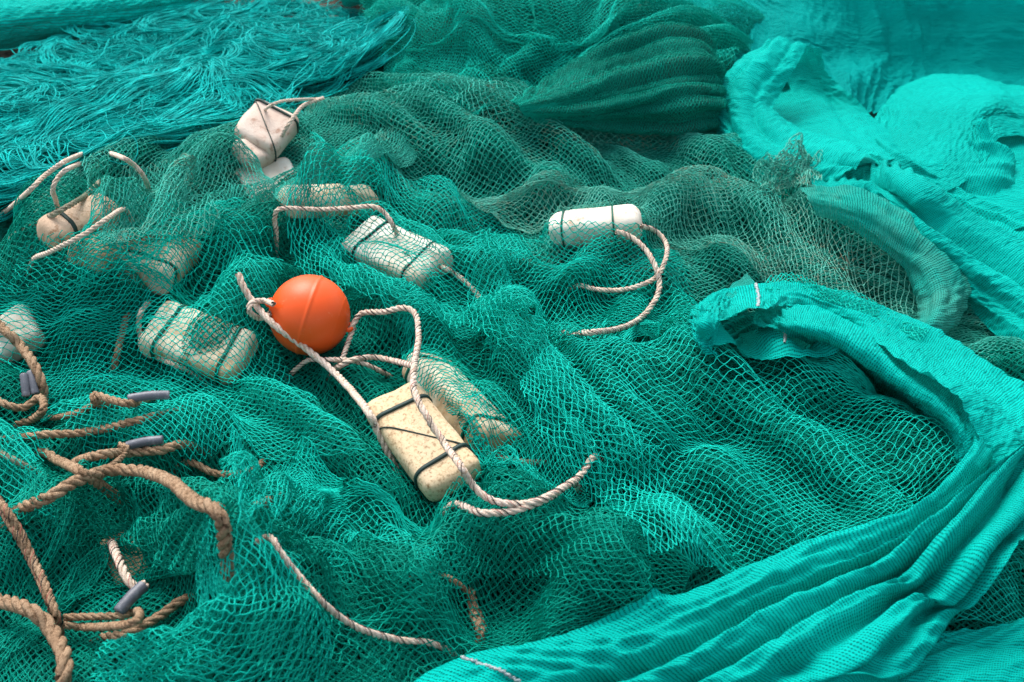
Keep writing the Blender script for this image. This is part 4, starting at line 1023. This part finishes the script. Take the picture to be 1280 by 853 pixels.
# ------------------------------------------------------------------ loose twine tangle
def tangle():
    r = np.random.default_rng(77)
    Fq = blur(np.maximum(H, GROUND), 4)
    px0, K = 0, 64
    P_all = []
    cen = np.array([(-120, 300), (0, 282), (70, 248), (180, 228), (280, 190), (390, 128), (470, 100), (520, 50), (430, 20), (330, 10), (230, 30), (130, 60), (20, 90), (-80, 120)], float)
    Wc = march(Fq, cen[:, 0], cen[:, 1], .0)[:, :2]
    def inside(x, y):
        c = False; n = len(Wc); res = np.zeros(x.shape, bool)
        for i in range(n):
            x1, y1 = Wc[i]; x2, y2 = Wc[(i + 1) % n]
            cond = ((y1 > y) != (y2 > y)) & (x < (x2 - x1) * (y - y1) / (y2 - y1 + 1e-12) + x1)
            res ^= cond
        return res
    lo, hi = Wc.min(0), Wc.max(0)
    K = 150; nh = 330
    for h in range(nh):
        for _ in range(80):
            c = lo + r.random(2) * (hi - lo)
            if inside(c[:1], c[1:])[0]: break
        ns = int(r.integers(8, 26)); lift = .085 * h / nh
        th = .22 + 1.1 * fbm(c[0] / .6, c[1] / .5, 3, 2) + r.normal(0, .25)
        A = r.uniform(.14, .50); B = A * r.uniform(.12, .45) + .015
        if r.random() < .25: A = r.uniform(.06, .13); B = A * r.uniform(.6, 1.0)
        f0 = r.uniform(0, 6.28); turns = r.uniform(.9, 1.8); sg = r.choice([-1, 1])
        for q in range(ns):
            f = f0 + sg * np.linspace(0, 2 * math.pi * turns * r.uniform(.85, 1.15), K) + r.normal(0, .25)
            w1 = 1 + .22 * fbm(f * .35 + q * .21, np.full(K, h * 1.3), 3, 2) + r.normal(0, .07); w2 = 1 + .60 * fbm(f * .45 + q * .3, np.full(K, h * 2.1), 9, 2) + r.normal(0, .14)
            a = A * w1 * np.cos(f); b = B * w2 * np.sin(f) + .020 * fbm(f * 2.2 + q, np.full(K, h + q * .7), 5, 2)
            x = c[0] + a * math.cos(th) - b * math.sin(th) + r.normal(0, .010); y = c[1] + a * math.sin(th) + b * math.cos(th) + r.normal(0, .008)
            x, y = x + .07 * fbm(x / .28, y / .28, 21, 2), y + .07 * fbm(x / .28, y / .28, 27, 2)
            z = samp(Fq, x, y) + np.maximum(.004, .010 + lift + .04 * fbm(x / .2, y / .2, 4 + h % 3, 2) + .006 * np.sin(f + q) * .5)
            if inside(x, y).mean() > .86: P_all.append(np.stack([x, y, z], 1))
    # stray single strands lying in loose curls over the hanks
    for h in range(420):
        for _ in range(80):
            c = lo + r.random(2) * (hi - lo)
            if inside(c[:1], c[1:])[0]: break
        sc = np.linspace(0, 1, K) * r.uniform(.35, 1.1)
        a = .22 + 1.1 * fbm(c[0] / .6, c[1] / .5, 3, 2) + r.normal(0, .5) + r.normal(0, 3.0) * sc + 2.6 * fbm(sc / .16 + h, np.full(K, h * .7), 13, 2) + (r.choice([-1, 1]) * 16 * sc if r.random() < .3 else 0)
        x = c[0] + np.cumsum(np.cos(a)) * sc[-1] / K; y = c[1] + np.cumsum(np.sin(a)) * sc[-1] / K
        x -= x[K // 2] - c[0]; y -= y[K // 2] - c[1]
        z = samp(Fq, x, y) + .085 + .03 * fbm(x / .2, y / .2, 4, 2) + .02 * fbm(sc / .15, np.full(K, h * 1.9), 17, 2)
        if inside(x, y).mean() > .88: P_all.append(np.stack([x, y, z], 1))
    P = np.array(P_all)
    R = np.full(P.shape[:2], .0014) * r.uniform(.8, 1.25, (len(P), 1))
    V, Q = tubes(P, R, 3)
    o = np_mesh('twine_tangle', V, Q, M['tangle'])
    recentre(o); tag(o, 'tangled mass of loose unknotted teal twine in the upper left', 'twine', kind='stuff')
tangle()

# ------------------------------------------------------------------ ropes
W = .0122
eR = BC + BAX * (BR + .012); eL = BC - BAX * (BR + .012)
FLT = blur(np.maximum(FTS, FCOV), 1)
rope('white rope from above the ball down past its left side to the uncovered tan float', [(298, 342, .03), (304, 358, .035), (318, 380, .05), (345, 408, .06), (385, 438, .05), (425, 473, .04), (458, 512, .03), (470, 535, .0), (480, 555, -.02)], .0145, tracer=None, group='white ropes', dive=(0, 1))
rope('short white rope loop tied on the left of the orange ball', [(342, 380, .05), (330, 376, .06), (314, 379, .07), (312, 390, .055), (325, 398, .04), (338, 392, .04)], .012, tracer=None, group='white ropes', dive=(0, 0))
rope('white rope with black tracer arching from the ball over the tan float and round below', [('p', eR - BAX * .006), (452, 392, .05), (480, 390, .05), (505, 385, .05), (520, 395, .055), (523, 425, .06), (518, 455, .07), (517, 485, .095), (530, 515, .10), (556, 555, .09), (576, 583, .075), (590, 605, .04), (612, 624, .02), (645, 630, .015), (672, 626, .015), (700, 612, .012), (725, 595, .006), (742, 572, -.012)], W, group='white ropes', dive=(0, 1))
rope('white rope curving under the tan float and joining the rope below it', [(570, 630, -.004), (600, 641, .008), (635, 640, .012), (660, 633, .014), (690, 620, .0), (715, 604, -.012)], .013, group='white ropes')
rope('white rope hanging from the right of the ball down under another rope', [('p', eR), (441, 412, .03), (434, 432, .02), (428, 448, .01), (418, 458, .0)], .011, group='white ropes', dive=(0, 1))
rope('white rope with black tracer running right from below the ball to the tan float', [(415, 466, .01), (428, 456, .02), (445, 449, .025), (470, 447, .03), (495, 452, .04), (518, 458, .05)], .012, group='white ropes', dive=(1, 0))
rope('thin white rope passing below the ball under the straight rope', [(382, 452, .012), (400, 450, .018), (430, 450, .02), (455, 455, .015), (475, 464, .01), (492, 474, .0)], .010, group='white ropes')
rope('white rope looping wide from the clean white float', [(770, 290, .05), (785, 294, .05), (805, 310, .04), (820, 335, .03), (824, 360, .02), (815, 382, .012), (795, 402, .004), (770, 412, -.004), (735, 416, -.008), (700, 418, -.012)], W, group='white ropes', dive=(0, 1))
rope('thinner white rope looping behind from the end of the clean white float', [(802, 283, .04), (818, 288, .035), (832, 303, .03), (833, 320, .025), (822, 345, .015), (800, 357, .008), (775, 363, .0), (745, 362, -.006), (720, 358, -.01)], .011, group='white ropes', dive=(0, 1))
rope('white rope across the near side of the slim float', [(345, 290, .0), (344, 272, .01), (352, 261, .05), (400, 262, .06), (440, 260, .06), (465, 258, .05), (480, 266, .03), (490, 280, .01), (495, 290, -.01)], .011, group='white ropes')
rope('white rope along the right side of the far pinkish float', [(350, 175, .06), (358, 160, .07), (368, 145, .08), (380, 132, .08), (404, 123, .07)], .0105, group='white ropes', tracer=None, dive=(1, 0))
rope('thin white rope arching behind the far pinkish float', [(330, 140, .06), (338, 132, .08), (352, 127, .10), (370, 125, .10), (400, 124, .07)], .008, group='white ropes', tracer=None, dive=(1, 0))
rope('white rope bound across the left tan float', [(42, 324, .01), (60, 316, .04), (88, 302, .075), (110, 290, .08), (135, 273, .07), (155, 262, .0)], .0105, group='white ropes', tracer=None)
rope('short arched white rope at the left standing out of the net', [(70, 252, .02), (66, 236, .06), (74, 220, .08), (88, 210, .07), (105, 205, .02)], .0105, group='white ropes', tracer=None)
rope('white rope end curving out of the net below the loose twine', [(132, 192, .02), (150, 196, .06), (168, 207, .06), (180, 222, .03), (186, 236, -.01)], .0105, group='white ropes', tracer=None)
BRN = 'brown ropes at the left'
rope('thick brown rope coming in from the left edge above the lead weights', [(-20, 392, .02), (8, 415, .03), (25, 432, .03), (42, 455, .03), (52, 480, .02), (54, 505, .005)], .021, 'ropeb', None, group=BRN)
rope('brown rope pair lying below the two lead weights at the left edge', [(-20, 490, .02), (5, 505, .025), (28, 510, .025), (50, 497, .03), (54, 512, .02), (40, 525, .01), (15, 535, .0)], .016, 'ropeb', None, group=BRN)
rope('brown rope looped round a long lead weight below the big cream float', [(190, 498, .012), (165, 505, .014), (140, 500, .02), (118, 494, .02), (120, 503, .012), (150, 510, .006)], .015, 'ropeb', None, group=BRN)
rope('thick brown rope sweeping in an arc from the left to the dark fold', [(20, 640, .0), (60, 622, .015), (100, 600, .03), (140, 588, .035), (180, 590, .035), (215, 603, .03), (240, 625, .03), (268, 636, .03), (278, 655, .03), (281, 678, .005)], .022, 'ropeb', None, group=BRN)
rope('brown rope descending to meet the thick arc at the left', [(52, 565, .012), (75, 577, .02), (98, 588, .022), (112, 598, .02), (130, 610, .0)], .019, 'ropeb', None, group=BRN)
rope('brown rope running right behind the thick arc to a lead weight', [(92, 580, .015), (120, 570, .02), (160, 566, .02), (200, 563, .015), (230, 556, -.005)], .018, 'ropeb', None, group=BRN)
rope('thin brown rope tied round its neighbour above the thick arc', [(130, 588, .02), (145, 578, .03), (155, 568, .04), (158, 560, .04), (150, 556, .03)], .012, 'ropeb', None, group=BRN, dive=(0, 0))
rope('speckled rope coming down from the left edge to join the thick brown one', [(-15, 612, .02), (5, 634, .03), (25, 665, .035), (42, 700, .04), (58, 735, .045), (70, 770, .045), (76, 800, .04)], .014, 'ropeb', group=BRN)
rope('second speckled rope beside the one coming down from the left edge', [(-5, 628, .015), (12, 655, .03), (32, 690, .035), (48, 722, .04), (60, 752, .04), (72, 785, .04)], .012, 'ropeb', group=BRN)
rope('thickest brown rope turning down out of the bottom left corner', [(-40, 748, .02), (0, 752, .035), (35, 762, .04), (62, 785, .04), (78, 815, .04), (80, 845, .04), (66, 885, .03)], .026, 'ropeb', None, group=BRN)
rope('pale rope half sunk in the dark net along the bottom left', [(338, 672, .0), (350, 690, -.004), (372, 718, -.006), (400, 750, .0), (430, 775, .006), (460, 790, .003), (500, 800, -.002), (545, 806, -.008)], .0105, group='white ropes')
rope('brown rope doubled back in a loop right of the thickest one', [(80, 772, .03), (110, 771, .03), (150, 770, .03), (172, 764, .03), (172, 775, .03), (150, 782, .025), (110, 784, .025), (80, 782, .025)], .013, 'ropeb', None, group=BRN, dive=(0, 0))
rope('white and tan rope over the buried float in the dark fold', [(140, 680, .03), (148, 700, .05), (158, 722, .05), (170, 735, .04), (182, 730, .02)], .016, 'ropew', group='white ropes', dive=(1, 0))

# lead weights
def weight(label, a, b, dia=.017, off=.015):
    A = march(FTS, a[0], a[1], off + dia / 2); B = march(FTS, b[0], b[1], off + dia / 2)
    t = np.array([0, .004, .02, .05, .15, .3, .45, .6, .75, .88, .95, .98, .996, 1.0]); bendv = np.array([0, 0, .003])
    P = A + (B - A) * t[:, None] + np.sin(t * math.pi)[:, None] * bendv
    R = dia / 2 * np.array([.3, .78, .95, 1, 1.02, .98, 1.0, 1.02, .98, 1.0, 1, .95, .78, .3])
    V, Q = tubes(P[None], R[None], 14)
    o = np_mesh('lead_weight', V, Q, M['lead']); recentre(o); tag(o, label, 'lead weight', 'lead weights on the brown ropes')
weight('left one of two upright lead weights below the thick rope at the left edge', (30, 468), (33, 496))
weight('right one of two upright lead weights below the thick rope at the left edge', (38, 465), (44, 493))
weight('long lead weight lying below the big cream float', (160, 499), (212, 494), .017)
weight('lead weight end on the rope behind the thick brown arc', (158, 558), (204, 550), .017)
weight('dark lead weight leaning in the fold at the lower left', (148, 766), (180, 732), .021, .03)

# seams stitched across the cloths
def seam(label, pts, dia=.006):
    rope_pts = [march(FTS, p[0], p[1], p[2]) for p in pts]
    C, L = resample(crom(np.array(rope_pts), 60), 40)
    V, Q = tubes(C[None], np.full((1, 40), dia / 2), 6)
    return V, Q

# ------------------------------------------------------------------ light, camera, render settings
wd = bpy.data.worlds.new('World'); SC.world = wd; wd.use_nodes = True
N = wd.node_tree.nodes; L = wd.node_tree.links
sky = N.new('ShaderNodeTexSky'); sky.sky_type = 'NISHITA'; sky.sun_disc = False
SUN_EL, SUN_AZ = 58.0, -25.0       # from behind the heap, a little to the left
sky.sun_elevation = math.radians(SUN_EL); sky.sun_rotation = math.radians(SUN_AZ)
sky.air_density = 1.0; sky.dust_density = 4.0; sky.ozone_density = .6
hs_ = N.new('ShaderNodeHueSaturation'); hs_.inputs['Saturation'].default_value = .35
L.new(sky.outputs[0], hs_.inputs['Color']); L.new(hs_.outputs[0], N['Background'].inputs[0]); N['Background'].inputs[1].default_value = .148
sl = bpy.data.lights.new('sun', 'SUN'); sl.energy = 1.5; sl.angle = math.radians(38); sl.color = (1.0, .95, .88)
so = bpy.data.objects.new('sun', sl); COL.objects.link(so)
az = math.radians(SUN_AZ); el = math.radians(SUN_EL)
dirv = Vector((math.sin(az) * math.cos(el), math.cos(az) * math.cos(el), math.sin(el)))
so.rotation_euler = dirv.to_track_quat('Z', 'Y').to_euler(); so.location = (0, 3, 5)

cam = bpy.data.cameras.new('camera'); co = bpy.data.objects.new('camera', cam); COL.objects.link(co)
co.location = (0, 0, HC); co.rotation_euler = (math.pi / 2 - PITCH, 0, 0)
cam.sensor_width = 36; cam.lens = 18 / TANH; cam.clip_end = 200; cam.clip_start = .05
cam.dof.use_dof = True; cam.dof.focus_distance = 2.75; cam.dof.aperture_fstop = 5.6
SC.camera = co
SC.view_settings.view_transform = 'Standard'; SC.view_settings.look = 'None'; SC.view_settings.exposure = .92
SC.cycles.max_bounces = 8; SC.cycles.transparent_max_bounces = 16; SC.cycles.diffuse_bounces = 4; SC.cycles.use_denoising = True
